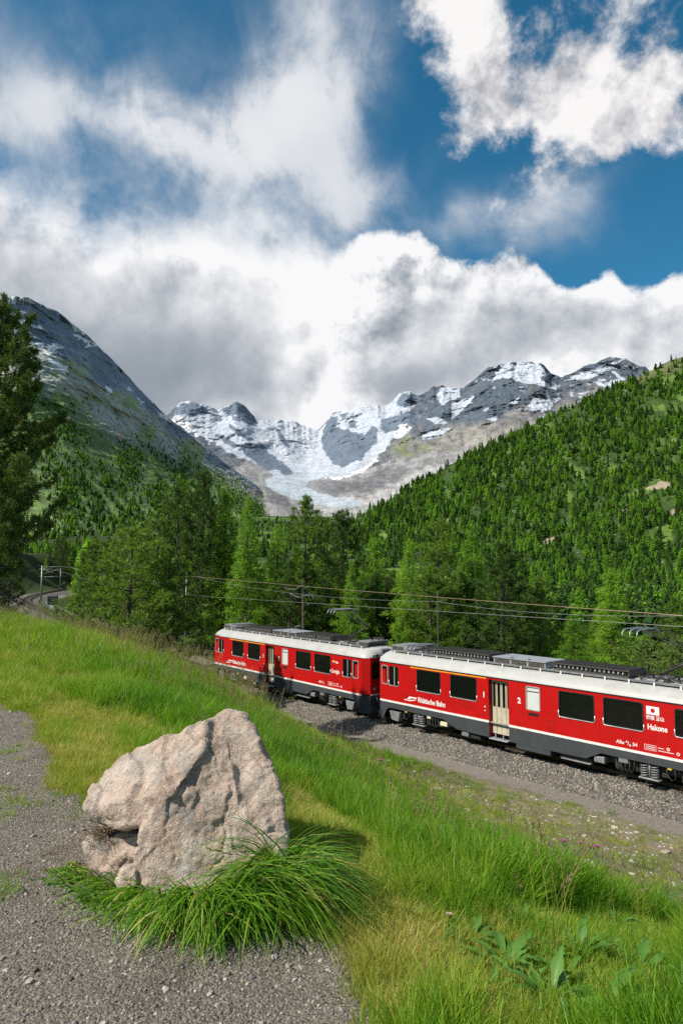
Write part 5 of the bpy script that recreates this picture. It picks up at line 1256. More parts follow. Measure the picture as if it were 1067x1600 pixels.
# keep the sight line to the bend of the railway open
pxx = 533.5 + F * x / y; keep &= ~((pxx < 115) & (pxx > 20) & (y < 150))
x, y = x[keep], y[keep]; V1 = np.stack([x, y, ground(x, y, False) - .2], 1)
ALL = np.vstack([R1, L1, V1]); dist = np.linalg.norm(ALL[:, :2], axis=1)
inview = np.abs(ALL[:, 0]) < ALL[:, 1] * .56
hh = rng.uniform(.34, 1.12, len(ALL)) * np.where(np.arange(len(ALL)) < len(R1), .95, .9); hh = np.where((np.arange(len(ALL)) >= len(R1)) & (np.arange(len(ALL)) < len(R1) + len(L1)), hh * .95, hh)
order = np.argsort(np.where(inview, dist / hh, 1e9)); near = order[:165]; mask = np.ones(len(ALL), bool); mask[near] = False
for k in near:
    i = int(rng.integers(7)); s_ = hh[k]; o = empty('conifer', tuple(ALL[k]), rng.uniform(0, 6.28)); o.scale = (s_, s_, s_)
    ld = i in (0, 1, 4); Pk = ALL[k]; wh = where(533.5 + F * Pk[0] / Pk[1], Pk[1], (170, 215, 260, 320, 400), ('front valley row', 'second valley row', 'third valley row', 'valley middle', 'far valley floor', 'foot of the slopes'))
    o['label'] = ('small light green larch, ' if ld else 'small dark green pine, ') + wh; o['category'] = 'tree'; o['group'] = 'larches of the valley forest' if ld else 'pines of the valley forest'
    obj('trunk', FT[i][0], o); obj('crown', FT[i][1], o)
idx = np.where(mask)[0]
sc3 = np.stack([hh[idx] * rng.uniform(.85, 1.25, len(idx)), hh[idx] * rng.uniform(.85, 1.25, len(idx)), hh[idx]], 1)
ro = np.stack([rng.normal(0, .04, len(idx)), rng.normal(0, .04, len(idx)), rng.uniform(0, 6.28, len(idx))], 1)
scatter('distant_forest', ALL[idx], ro, sc3, FJ, kind='stuff', label='conifer forest covering the hillsides and the valley floor', cat='forest')
# ------------------------------------------------------------------ the boulder
import bmesh
def granite():
    m, t, b, o = newmat('granite'); tc = t.nodes.new('ShaderNodeTexCoord').outputs['Object']
    n1 = noise(t, tc, 2.2, 6, .6); n2_ = noise(t, tc, 7, 8, .7, .4); n3 = noise(t, tc, 45, 5, .7); n4 = noise(t, tc, 130, 3, .6); n5 = noise(t, tc, 3.1, 7, .7, 1.2)
    c = ramp(t, n2_ * .6 + n1 * .4, [(.32, (.19, .13, .095)), (.43, (.34, .245, .185)), (.53, (.47, .365, .285)), (.64, (.62, .52, .43))])
    c = mix(t, n5.ss(.50, .62) * .55, c, (.26, .265, .245))                 # grey-green lichen
    c = mix(t, (n1 - n3 * .25).ss(.44, .56) * .6, c, (.40, .235, .16))      # reddish feldspar
    c = mix(t, n3.ss(.56, .66) * .6, c, (.11, .09, .075)); c = mix(t, n4.ss(.58, .64) * .75, c, (.66, .60, .52))
    c = mix(t, voro(t, tc, 26).ss(.0, .16, 1, 0) * .30, c, (.12, .10, .085))
    t.links.new(c, b.inputs['Base Color']); b.inputs['Roughness'].default_value = .88; b.inputs['Specular IOR Level'].default_value = .3
    bump(t, b, n2_ * .5 + n3 * .34 + n4 * .16, 1.0, .040); return m
M_GRAN = granite()
def hull(pts, bm):
    t_ = bmesh.new(); vs = [t_.verts.new(p_) for p_ in pts]; bmesh.ops.convex_hull(t_, input=vs); bmesh.ops.delete(t_, geom=[v for v in t_.verts if not v.link_faces], context='VERTS')
    me = bpy.data.meshes.new('t'); t_.to_mesh(me); t_.free(); bm.from_mesh(me); bpy.data.meshes.remove(me)
def boulder():
    bm = bmesh.new(); A = lambda l: [at(*p_) for p_ in l]
    hull(A([(328, 1122, 4.12), (352, 1111, 4.22), (384, 1121, 4.22), (397, 1138, 4.10), (413, 1168, 4.04), (425, 1196, 3.98), (440, 1248, 3.90), (449, 1302, 3.84), (450, 1350, 3.78), (440, 1420, 3.70), (360, 1450, 3.60), (262, 1430, 3.60), (213, 1410, 3.68), (212, 1330, 3.70), (226, 1285, 3.74),
             (262, 1235, 3.80), (315, 1170, 3.96), (420, 1320, 4.75), (330, 1250, 4.85), (300, 1180, 4.6), (240, 1290, 4.6), (345, 1130, 4.4)]), bm)
    hull(A([(350, 1116, 4.2), (322, 1128, 4.05), (285, 1147, 4.15), (242, 1164, 4.25), (199, 1176, 4.32), (184, 1188, 4.22), (172, 1204, 4.15), (138, 1238, 4.0), (134, 1264, 3.92), (143, 1282, 3.92), (195, 1296, 3.84), (240, 1278, 3.78), (275, 1235, 3.76), (320, 1175, 3.92), (205, 1215, 4.7), (290, 1180, 4.75)]), bm)
    hull(A([(134, 1316, 4.02), (140, 1311, 4.08), (176, 1300, 4.16), (228, 1284, 4.08), (238, 1300, 3.86), (236, 1345, 3.84), (150, 1344, 3.98), (139, 1345, 4.02), (228, 1400, 3.82), (145, 1385, 3.95), (170, 1300, 4.5), (230, 1290, 4.5), (150, 1330, 4.4)]), bm)
    hull(A([(160, 1262, 4.15), (160, 1325, 4.2), (185, 1235, 4.35), (290, 1220, 4.3), (190, 1325, 4.35), (290, 1330, 4.1), (180, 1250, 4.7), (290, 1250, 4.7), (200, 1330, 4.6), (215, 1400, 4.0), (290, 1400, 3.9)]), bm)
    hull(A([(190, 1358, 3.68), (212, 1350, 3.68), (216, 1385, 3.64), (192, 1392, 3.66), (186, 1375, 3.7), (215, 1360, 3.9), (192, 1365, 3.9)]), bm)
    hull(A([(322, 1123, 4.12), (352, 1110, 4.2), (383, 1118, 4.2), (388, 1128, 4.15), (325, 1132, 4.1), (355, 1112, 4.4), (385, 1125, 4.35), (350, 1160, 4.2)]), bm)
    me = bpy.data.meshes.new('b'); bm.to_mesh(me); bm.free(); o = obj('tmp', me)
    md = o.modifiers.new('r', 'REMESH'); md.mode = 'VOXEL'; md.voxel_size = .0085; md.adaptivity = 0
    sm = o.modifiers.new('s', 'SMOOTH'); sm.factor = .5; sm.iterations = 2
    dg = bpy.context.evaluated_depsgraph_get(); dg.update(); m2 = bpy.data.meshes.new_from_object(o.evaluated_get(dg)); bpy.data.objects.remove(o)
    n = len(m2.vertices); V = np.empty(n * 3); m2.vertices.foreach_get('co', V); V = V.reshape(-1, 3); N = np.empty(n * 3); m2.vertices.foreach_get('normal', N); N = N.reshape(-1, 3)
    ctr = np.array([-.85, 4.0, 5.45])
    P = V - ctr
    d_ = .016 * fbm(P * 2.6, 4, .55, seed=1) + .013 * fbm(P * 7, 5, .6, seed=2, ridge=True) - .003
    # fracture steps: terraces along tilted planes
    for k, (nx, ny, nz, fr, am) in enumerate([(.55, -.2, .8, 5.0, .026), (-.7, .1, .7, 6.0, .020), (.2, .9, .35, 4.6, .014)]):
        u = (P @ np.array([nx, ny, nz])) * fr + 1.3 * fbm(P * 1.8, 3, seed=30 + k); f_ = u - np.floor(u); d_ += am * (np.where(f_ < .85, f_ / .85, (1 - f_) / .15) - .5) * (fbm(P * 1.2, 2, seed=40 + k) > -.1)
    d_ += .008 * fbm(P * 17, 5, .65, seed=3) + .004 * fbm(P * 9, 3, .6, seed=8, ridge=True)
    for k, (a1_, fr) in enumerate([((.8, .1, -.55), 2.6), ((.3, .2, .9), 2.1), ((.95, .2, .25), 3.3)]):
        u = (P @ np.array(a1_)) * fr + .9 * fbm(P * 2.2, 4, seed=130 + k); cr_ = np.abs(u - np.round(u)); d_ -= .011 * np.exp(-(cr_ / .022) ** 2) * sst(fbm(P * 1.6, 2, seed=140 + k), -.05, .25)
    # hollows seen on the front
    for px, py, rr, am in ((318, 1292, .050, .035), (345, 1285, .035, .022), (372, 1262, .05, .02), (375, 1205, .045, .018), (292, 1345, .035, .018), (215, 1235, .05, .018), (395, 1240, .04, .015)):
        h_ = at(px, py, 3.88); q_ = (np.linalg.norm((V - h_) * [1, .45, 1.25], axis=1) / rr); d_ -= am * np.exp(-q_ ** 2)
    V = V + N * d_[:, None]; m2.vertices.foreach_set('co', V.ravel().astype(np.float32)); m2.polygons.foreach_set('use_smooth', np.ones(len(m2.polygons), bool)); m2.update()
    m2.name = 'boulder'; m2.materials.clear(); m2.materials.append(M_GRAN)
    V = V - ctr; m2.vertices.foreach_set('co', V.ravel().astype(np.float32)); m2.update()
    return obj('boulder', m2, None, tuple(ctr), label='big pinkish granite boulder at the edge of the gravel, ringed by long grass', cat='boulder')
BO = boulder()
BOX = [at(138, 1340, 4.0)[:2], at(150, 1390, 3.75)[:2], at(262, 1402, 3.62)[:2], at(360, 1420, 3.62)[:2], at(440, 1390, 3.9)[:2], at(445, 1330, 4.5)[:2], at(330, 1250, 4.8)[:2], at(200, 1240, 4.7)[:2]]

# ------------------------------------------------------------------ grass
def grassmat(name):
    m, t, b, o = newmat(name)
    tn = S(attrnode(t, 'tint', 'INSTANCER').outputs['Fac'], t); ge = t.nodes.new('ShaderNodeNewGeometry'); isl = S(ge.outputs['Random Per Island'], t)
    oi = S(t.nodes.new('ShaderNodeObjectInfo').outputs['Random'], t)
    g = S(attrnode(t, 'along').outputs['Fac'], t)
    f = (tn + (isl - .5) * .30 + (oi - .5) * .16 + (g - .5) * .10).clamp()
    c = ramp(t, f, [(0, (.045, .130, .007)), (.25, (.130, .285, .013)), (.5, (.240, .350, .028)), (.72, (.36, .34, .070)), (1, (.56, .46, .18))])
    t.links.new(c, b.inputs['Base Color']); b.inputs['Roughness'].default_value = .5; b.inputs['Specular IOR Level'].default_value = .35
    tr = t.nodes.new('ShaderNodeBsdfTranslucent'); t.links.new(mix(t, 1.0, c, (1.3, 1.45, .55), 'MULTIPLY'), tr.inputs[0])
    mx = t.nodes.new('ShaderNodeMixShader'); mx.inputs[0].default_value = .42; t.links.new(b.outputs[0], mx.inputs[1]); t.links.new(tr.outputs[0], mx.inputs[2]); t.links.new(mx.outputs[0], o.inputs[0]); return m
M_GR = grassmat('grass_blade')
def blades(base, d0, bend, L, Wd, seg=3, r_=rng):
    """arching blades; base (n,3), d0 start direction, bend direction added along the length"""
    n = len(base); L = np.broadcast_to(L, (n,)); Wd = np.broadcast_to(Wd, (n,)); pts = [base]; d_ = d0; p_ = base
    for k in range(seg): p_ = p_ + unit(d_) * (L / seg)[:, None]; pts.append(p_); d_ = unit(d_) + bend
    rn = unit(np.cross(d0, r_.normal(size=(n, 3)))); V = []; al = []
    wk = [1.0, .95, .7, .45][:seg] if seg <= 4 else list(np.linspace(1, .35, seg))
    if seg > 4: wk = list((1 - (np.arange(seg) / seg) ** 2.2) * .95 + .05)
    for k in range(seg): V += [pts[k] - rn * (Wd * wk[k] / 2)[:, None], pts[k] + rn * (Wd * wk[k] / 2)[:, None]]; al += [k / seg] * 2
    V.append(pts[seg]); al.append(1.0); V = np.stack(V, 1); m_ = 2 * seg + 1; i = np.arange(n)[:, None] * m_
    Q = np.concatenate([i + np.array([[2 * k, 2 * k + 1, 2 * k + 3, 2 * k + 2]]) for k in range(seg - 1)]); Tt = i + np.array([[2 * seg - 2, 2 * seg - 1, 2 * seg]])
    return V.reshape(-1, 3), Q, Tt, np.tile(al, n)
def tuft(seed, n, h_, w_, rad_, spread, droop, seg=3):
    r_ = np.random.default_rng(seed); a_ = r_.uniform(0, 6.28, n); rr = rad_ * np.sqrt(r_.random(n)); base = np.stack([rr * np.cos(a_), rr * np.sin(a_), np.zeros(n) - .01], 1)
    a2 = a_ + r_.normal(0, 1.0, n); s_ = spread * r_.random(n) ** .7; d0 = unit(np.stack([s_ * np.cos(a2), s_ * np.sin(a2), np.ones(n)], 1)); bd = np.stack([np.cos(a2), np.sin(a2), -.35 + 0 * a2], 1) * (droop * r_.uniform(.2, 1.2, n))[:, None]
    bd[:, 0] += .05
    V, Q, Tt, al = blades(base, d0, bd, h_ * r_.uniform(.5, 1.1, n), w_ * r_.uniform(.7, 1.2, n), seg, r_)
    me = mesh('grass_tuft', V, [Q, Tt] if seg > 1 else [Tt], M_GR, True); attr(me, 'along', al); return me
def seedstalk(seed, mat_head):
    r_ = np.random.default_rng(seed); Vs = []; Ts = []; Qs = []; n0 = 0; al = []
    mb = MB(); heads = []
    for k in range(3):
        h_ = r_.uniform(.45, .75); l_ = r_.uniform(-.18, .18, 2); q = np.linspace(0, 1, 6); B = np.stack([l_[0] * q ** 2 + r_.uniform(-.04, .04), l_[1] * q ** 2 + r_.uniform(-.04, .04), h_ * q * (1 - .08 * q)], 1)
        mb.tube(B, np.linspace(.0016, .0009, 6), 3, cap=False)
        m_ = 26; u = r_.uniform(.80, 1.0, m_); P = np.stack([np.interp(u, q, B[:, j]) for j in range(3)], 1); Dd = unit(r_.normal(0, .5, (m_, 3)) + [l_[0] * 2, l_[1] * 2, 1]); V, Q = cards(P, Dd, .020, .0045, r_); heads.append((V, Q))
    V0 = np.vstack(mb.V); Q0 = np.vstack(mb.Q); n_ = len(V0); V = [V0]; Q = [Q0]; mi = [0] * len(Q0)
    for a, b in heads: V.append(a); Q.append(b + n_); mi += [1] * len(b); n_ += len(a)
    me = mesh('seed_stalk', np.vstack(V), [np.vstack(Q)], [M_GR, mat_head], mids=mi); attr(me, 'along', np.full(n_, .9)); return me
M_SEED = leafmat('seed_head', (.26, .19, .11), (.40, .31, .17), .4); M_SEED2 = leafmat('purple_seed', (.20, .13, .10), (.34, .22, .16), .3)
LUSH = [tuft(s_, 26, .34, .0062, .07, .45, .22) for s_ in range(5)] + [tuft(9, 22, .46, .0070, .06, .35, .30)]
FARL = [tuft(20 + s_, 20, .40, .012, .14, .4, .2, 2) for s_ in range(4)]
SHORT = [tuft(40 + s_, 34, .085, .0034, .08, .9, .35, 2) for s_ in range(4)]
DRYT = [tuft(60 + s_, 26, .15, .0036, .07, .8, .30, 2) for s_ in range(4)]
STALK = [seedstalk(80 + s_, M_SEED if s_ < 3 else M_SEED2) for s_ in range(5)]
def sample(n, r0, r1, a0, a1, pw=1.0):
    u = rng.random(n); r = (r0 ** pw + u * (r1 ** pw - r0 ** pw)) ** (1 / pw); a_ = np.radians(rng.uniform(a0, a1, n)); return r * np.sin(a_), r * np.cos(a_), r
def grassfield(name, protos_, n, r0, r1, pw, wfun, sfun, tfun, lab, cat_='grass'):
    x, y, r = sample(n, r0, r1, -50, 42, pw); M_ = masks(x, y); bo = poly_sd(BOX, x, y)
    k = (rng.random(n) < wfun(x, y, r, M_)) & (bo < -.02); x, y, r = x[k], y[k], r[k]; M_ = [m_[k] for m_ in M_]
    z = ground(x, y)
    s_ = sfun(x, y, r, M_) * rng.uniform(.7, 1.25, len(x)); ro = np.stack([rng.normal(0, .12, len(x)), rng.normal(0, .12, len(x)), rng.uniform(0, 6.28, len(x))], 1)
    ro[:, 1] += .10
    print(name, len(x))
    return scatter(name, np.stack([x, y, z], 1), ro, s_, protos_, tint=np.clip(tfun(x, y, r, M_), 0, 1), kind='stuff', label=lab, cat=cat_)
nzf = lambda x, y, k, s_: fbm(P2(x, y, k), 4, .6, seed=s_)
lushk = lambda x, y, r, M: (1 - M[0]) ** 2 * (1 - M[1]) ** 1.5 * (1 - M[2]) ** 1.6 * (1 - M[3]) ** 4 * (1 - M[4]) ** 6
def wl(x, y, r, M): return (1 - .72 * dk_(x, y)) * lushk(x, y, r, M) * np.clip(.85 + nzf(x, y, 1.1, 501) * .8, .25, 1) * (1 - .7 * sst(M[2], .05, .5))
def tl(x, y, r, M): return .27 + .30 * nzf(x, y, .8, 511) + .22 * nzf(x, y, 3.0, 513) + .16 * sst(-x - .15 * y, 1.0, 3.0) + .20 * M[1] + .2 * M[2]
DOCKP = [tuple(hit(a, b)[:2]) for a, b in ((690, 1470), (760, 1430), (900, 1425), (1067, 1470), (1120, 1590), (1060, 1640), (900, 1660), (760, 1590))]
dk_ = lambda x, y: sst(poly_sd(DOCKP, x, y), -.15, .15)
hs_ = lambda x, y, r, M: (1 - .62 * dk_(x, y)) * np.clip(.80 + .55 * nzf(x, y, .7, 521), .35, 1.35) * (1 - .55 * M[1]) * (1 - .4 * M[2])
grassfield('meadow_grass', LUSH, 62000, 2.0, 12.5, 1.25, wl, hs_, tl, 'tall lush green grass on the slope beside the boulder')
grassfield('far_meadow_grass', FARL, 60000, 11.5, 46, 1.2, wl, lambda *a: hs_(*a) * 1.0, tl, 'tall green grass on the brow and down to the railway')
grassfield('short_turf', SHORT, 90000, 1.9, 9.5, 1.2, lambda x, y, r, M: np.clip(1 - M[0] * 1.0 + .0, 0, 1) * (1 - .88 * M[2]) * (1 - M[3]) * (1 - M[4]) , lambda x, y, r, M: .9 + 0 * x, lambda x, y, r, M: .40 + .32 * M[1] + .2 * nzf(x, y, 2.0, 531) + .22 * nzf(x, y, 6, 532), 'short turf between the gravel and the tall grass')
grassfield('gravel_weeds', SHORT, 4200, 1.9, 8, 1.2, lambda x, y, r, M: M[0] * sst(nzf(x, y, 1.6, 541), .22, .5) * sst(-x - .3, .0, .9), lambda x, y, r, M: .75 + 0 * x, lambda x, y, r, M: .40 + .15 * nzf(x, y, 3, 542), 'small green weeds growing up through the gravel')
grassfield('dry_grass', DRYT, 60000, 1.9, 24, 1.2, lambda x, y, r, M: np.clip(M[1] * .9 + M[2] * .02 + .07, 0, 1) * (1 - M[0] * .985) * (1 - M[3]) * (1 - M[4]), lambda x, y, r, M: .8 + .3 * sst(r, 6, 12), lambda x, y, r, M: .65 + .28 * nzf(x, y, 1.7, 551) + .15 * nzf(x, y, 7, 552), 'dry yellowish grass along the edge of the gravel and behind the boulder')
grassfield('bank_turf', DRYT + SHORT, 24000, 7, 46, 1.2, lambda x, y, r, M: M[2] * np.clip(.16 + nzf(x, y, .9, 561) * 1.5, .03, .9) * (1 - M[3]), lambda x, y, r, M: 1.0 + .5 * sst(r, 14, 25), lambda x, y, r, M: .52 + .4 * nzf(x, y, .8, 562), 'thin turf on the stony ground above the railway')
grassfield('seed_stalks', STALK, 5200, 2.6, 24, 1.3, lambda x, y, r, M: lushk(x, y, r, M) * np.clip(.35 + nzf(x, y, .5, 571) * 1.2 + .5 * sst(r, 8, 14), 0, 1), lambda x, y, r, M: .85 + 0 * x, lambda x, y, r, M: .62 + 0 * x, 'tall grass stalks with pale seed heads over the green grass')
# brow stalks standing against the wood
def brow():
    P = []
    for k in range(330):
        px = rng.choice([rng.uniform(110, 420), rng.uniform(180, 400)]); Y = rng.uniform(11, 19); a_ = at(px, 1000, Y); P.append((a_[0], Y))
    P = np.array(P); z = ground(P[:, 0], P[:, 1]); n = len(P)
    scatter('brow_stalks', np.column_stack([P, z]), np.column_stack([rng.normal(0, .1, n), rng.normal(.2, .12, n), rng.uniform(0, 6.28, n)]), rng.uniform(.75, 1.15, n), STALK, tint=np.full(n, .6), kind='stuff', label='swaying seed stalks along the brow in front of the wood', cat='grass')
brow()
# long grass hanging round the foot of the boulder
def ring():
    C = [(128, 1318, 4.0), (136, 1365, 3.90), (165, 1392, 3.80), (215, 1412, 3.64), (262, 1424, 3.54), (320, 1424, 3.51), (380, 1412, 3.58), (432, 1388, 3.72), (456, 1358, 3.88), (462, 1325, 4.10)]
    C = np.array([at(*c_) for c_ in C]); ctr = np.array([-.72, 4.15]); u = np.linspace(0, 1, len(C)); den = np.array([.14, .16, .2, .40, .8, 1.3, 1.5, 1.6, 1.5, .9]); n = 5600
    cdf = np.cumsum(np.interp(np.linspace(0, 1, 400), u, den)); cdf = cdf / cdf[-1]; t_ = np.interp(rng.random(n), cdf, np.linspace(0, 1, 400))
    B = np.stack([np.interp(t_, u, C[:, k]) for k in range(3)], 1); out = B[:, :2] - ctr; out /= np.linalg.norm(out, axis=1)[:, None]
    lk = np.interp(t_, u, [.42, .36, .36, .50, .90, 1.35, 1.5, 1.4, 1.1, .7])
    B[:, :2] += out * np.abs(rng.normal(.0, .10, n))[:, None] + rng.normal(0, .02, (n, 2)); B[:, 2] = ground(B[:, 0], B[:, 1]) - .01
    # blades grow in clumps that lean the same way
    cl = np.round(t_ * 46).astype(int); ca = np.random.default_rng(3).normal(0, .65, 60)[cl]; an = ca + rng.normal(0, .35, n); c_, s_ = np.cos(an), np.sin(an)
    dirx = out[:, 0] * c_ - out[:, 1] * s_ + .12; diry = out[:, 0] * s_ + out[:, 1] * c_
    sp = rng.uniform(.0, .42, n); d0 = np.stack([dirx * sp, diry * sp, np.ones(n)], 1); bd = np.stack([dirx, diry, -1.05 + 0 * dirx], 1) * (rng.uniform(.18, .50, n))[:, None]
    L = lk * rng.uniform(.10, .43, n) * (1 + .25 * np.random.default_rng(8).normal(0, 1, 60)[cl]).clip(.6, 1.4)
    V, Q, Tt, al = blades(B, unit(d0), bd, L, rng.uniform(.006, .0135, n), 7)
    m = M_GR.copy(); m.name = 'long_grass_blade'; t = m.node_tree
    for nd in t.nodes:
        if nd.type == 'ATTRIBUTE' and nd.attribute_name == 'tint': nd.attribute_type = 'GEOMETRY'
    me = mesh('long_grass', V, [Q, Tt], m, True); attr(me, 'along', al); attr(me, 'tint', np.repeat(.16 + rng.normal(0, .07, n) + .65 * (rng.random(n) < .09), 15))
    obj('long_grass', me, kind='stuff', label='long drooping green grass hanging round the foot of the boulder', cat='grass')
ring()
def thatch():
    c_ = at(172, 1298, 4.02); n = 420; B = c_ + rng.normal(0, 1, (n, 3)) * [.05, .05, .012] + [-.02, 0, -.01]; d0 = unit(rng.normal(0, 1, (n, 3)) * [1, 1, .45] + [0, -.2, .25])
    V, Q, Tt, al = blades(B, d0, np.tile([0, 0, -.3], (n, 1)), rng.uniform(.03, .09, n), rng.uniform(.002, .004, n), 3)
    obj('dry_litter', mesh('dry_litter', V, [Q, Tt], leafmat('dry_litter_blades', (.10, .065, .035), (.24, .17, .09), .1), True), kind='stuff', label='brown dead grass caught under the left shoulder of the boulder', cat='dry litter')
thatch()

# ------------------------------------------------------------------ gravel and stones
def gravelfield():
    x, y, r = sample(82000, 1.9, 9.0, -46, 14, .9); M_ = masks(x, y); k = (M_[0] > rng.uniform(.1, .9, len(x))) & (poly_sd(BOX, x, y) < -.01); x, y = x[k], y[k]
    s_ = np.exp(rng.normal(math.log(.0042), .45, len(x))); s_[rng.random(len(x)) < .02] *= 2.2; s_ = np.clip(s_, .002, .024)
    z = ground(x, y) + s_ * .1
    print('gravel', len(x))
    scatter('gravel_stones', np.stack([x, y, z], 1), np.stack([rng.uniform(-.5, .5, len(x)), rng.uniform(-.5, .5, len(x)), rng.uniform(0, 6.28, len(x))], 1), s_, [rock_me('gravel_stone', M_GRV, 0, 50 + q_, 1, .65) for q_ in range(8)], kind='stuff', label='loose grey gravel of the path in the lower left', cat='gravel')
    x, y, r = sample(9000, 7, 30, 0, 44, 1.2); M_ = masks(x, y); k = M_[2] * np.clip(.5 + nzf(x, y, .7, 581) * 2, .05, 1) > rng.random(len(x)); x, y = x[k], y[k]; s_ = np.exp(rng.normal(math.log(.028), .5, len(x))); s_ = np.clip(s_, .012, .10)
    scatter('bank_stones', np.stack([x, y, ground(x, y)], 1), np.stack([rng.uniform(-.3, .3, len(x)), rng.uniform(-.3, .3, len(x)), rng.uniform(0, 6.28, len(x))], 1), s_, [rock_me('bank_stone', M_WST, 0, 70 + q_, 1, .55) for q_ in range(5)], kind='stuff', label='pale stones scattered over the thin turf above the railway', cat='stones')
gravelfield()
for k, (px, py, s_, lb) in enumerate([(608, 1189, .16, 'flat pale stone by the single purple thistle, just above the dirt strip'), (648, 1206, .10, 'small pale stone right of the flat stone above the dirt strip'), (683, 1234, .15, 'pale slab half sunk in turf below the door of the nearer railcar'),
                                      (918, 1350, .16, 'whitish stone just below the purple thistle group'), (985, 1302, .06, 'small round white stone on the bare bank near the dirt strip'), (1040, 1332, .16, 'broad pale stone near the right edge of the bare bank'), (1047, 1406, .12, 'pale stone low on the bare bank at the right edge'),
                                      (730, 1230, .13, 'pale stone in the turf left of the bare bank'), (560, 1176, .12, 'pale stone at the upper end of the bare ground near the train')]):
    h_ = hit(px, py)
    if h_ is None: continue
    o = obj('stone', rock_me('stone', M_WST, 0, 90 + k, 2, .5, .2), None, (h_[0], h_[1], h_[2] + s_ * .1), (0, 0, k * 1.3), label=lb, cat='stone'); o.scale = (s_, s_ * .8, s_ * .7)

# ------------------------------------------------------------------ flowers and broad-leaved plants
M_PETAL = leafmat('thistle_purple', (.55, .03, .45), (.75, .10, .62), .3); M_STEM = pm('stem_green', (.08, .15, .03), .7); M_WPET = leafmat('clover_white', (.62, .50, .42), (.75, .70, .60), .3)
M_DOCK = leafmat('dock_leaf', (.055, .15, .022), (.13, .27, .04), .3, .45)
def flower(kind, h_, s_, seed):
    r_ = np.random.default_rng(seed); root = empty('thistle' if kind == 't' else 'clover', (0, 0, 0))
    MB().tube([(0, 0, 0), (.01, 0, h_ * .5), (0, .01, h_)], [.003, .0025, .002], 5).obj('stem', M_STEM, root)
    MB().lathe((0, 0.01, h_), [(.0, -.01), (s_ * .40, 0), (s_ * .45, s_ * .35), (s_ * .30, s_ * .5)], 10).obj('calyx', M_STEM, root)
    m_ = 260; th = r_.uniform(0, 6.28, m_); v = r_.random(m_) ** .7; Dd = unit(np.stack([np.cos(th) * v, np.sin(th) * v, np.ones(m_) * .8 + (.6 - v) * .3], 1)); P = np.zeros((m_, 3)) + [0, .01, h_ + s_ * .35]
    V, Q = cards(P, Dd, s_ * .70, s_ * .20, r_); obj('flower_head', mesh('flower_head', V, [Q], M_PETAL if kind == 't' else M_WPET), root)
    n = 4; lf = MB()
    for k in range(n):
        a_ = k * 2.1; zz_ = h_ * (.15 + .15 * k); P = [(0, 0, zz_), (.05 * math.cos(a_), .05 * math.sin(a_), zz_ + .02), (.10 * math.cos(a_), .10 * math.sin(a_), zz_ - .01)]
        w_ = .012; pr2 = np.array([-math.sin(a_), math.cos(a_), 0]) * w_; P = np.array(P); lf.add([P[0], P[1] - pr2, P[2], P[1] + pr2], Q=[(0, 1, 2, 3)])
    lf.obj('leaves', M_STEM, root, kind='stuff')
    return root
th0 = flower('t', .34, .042, 1)
for k, (px, py, s_, lb) in enumerate([(859, 1319, 1.0, 'leftmost bright purple thistle of the group on the bank'), (881, 1314, 1.15, 'largest bright purple thistle, top middle of the group on the bank'), (934, 1322, .9, 'purple thistle standing alone right of the group on the bank'), (898, 1334, .8, 'small purple thistle low in the middle of the group'),
                                  (866, 1344, .85, 'purple thistle lowest at the left of the group'), (904, 1317, .6, 'pale half open thistle right of the largest one'), (854, 1343, .6, 'faded little thistle at the lower left of the group'), (595, 1188, 1.0, 'single purple thistle at the top of the grass slope, above the flat pale stone'),
                                  (519, 1139, 1.0, 'purple thistle in the grass between the boulder and the farther railcar'), (507, 1150, .7, 'small purple thistle just left of the one between boulder and railcar'), (5, 957, 1.0, 'pink flower head on the grass brow at the left edge')]):
    h_ = hit(px, py + (26 if py > 1300 else 14))
    if h_ is None: h_ = at(px, py + 8, 16)
    Y = h_[1]; top = at(px, py, Y); hgt = max(.12, top[2] - h_[2]); o = dup(th0, (top[0], Y, h_[2]), (0, 0, k), label=lb, cat='thistle', group='purple thistles'); sw = s_ * 1.9 * max(1, Y / 9); o.scale = (sw, sw, hgt / .36)
cl0 = flower('c', .16, .03, 2)
for k, (px, py, lb) in enumerate([(203, 1113, 'pinkish clover head at the left of the little cluster in the grass behind the boulder'), (212, 1120, 'cream clover head at the right of the little cluster behind the boulder'), (207, 1108, 'topmost pale clover head of the little cluster behind the boulder'), (165, 1115, 'lone white clover head left of the clover cluster'),
                              (655, 1225, 'small white flower on the upper grass slope below the railcars'), (640, 1256, 'white flower in the middle of the grass slope'), (550, 1245, 'white flower close to the shadow side of the boulder'), (704, 1452, 'white flower near the bottom, just left of the broad dock leaves'), (706, 1296, 'white umbel on the grass slope right of the middle')]):
    h_ = hit(px, py + 8); top = at(px, py, h_[1]); o = dup(cl0, (top[0], h_[1], h_[2]), (0, 0, k), label=lb, cat='clover', group='pale clover flowers'); sw = 1.0 * max(1, h_[1] / 6); o.scale = (sw, sw, max(.5, (top[2] - h_[2]) / .18))
for rt in (th0, cl0):
    for ch in list(rt.children): bpy.data.objects.remove(ch)
    bpy.data.objects.remove(rt)
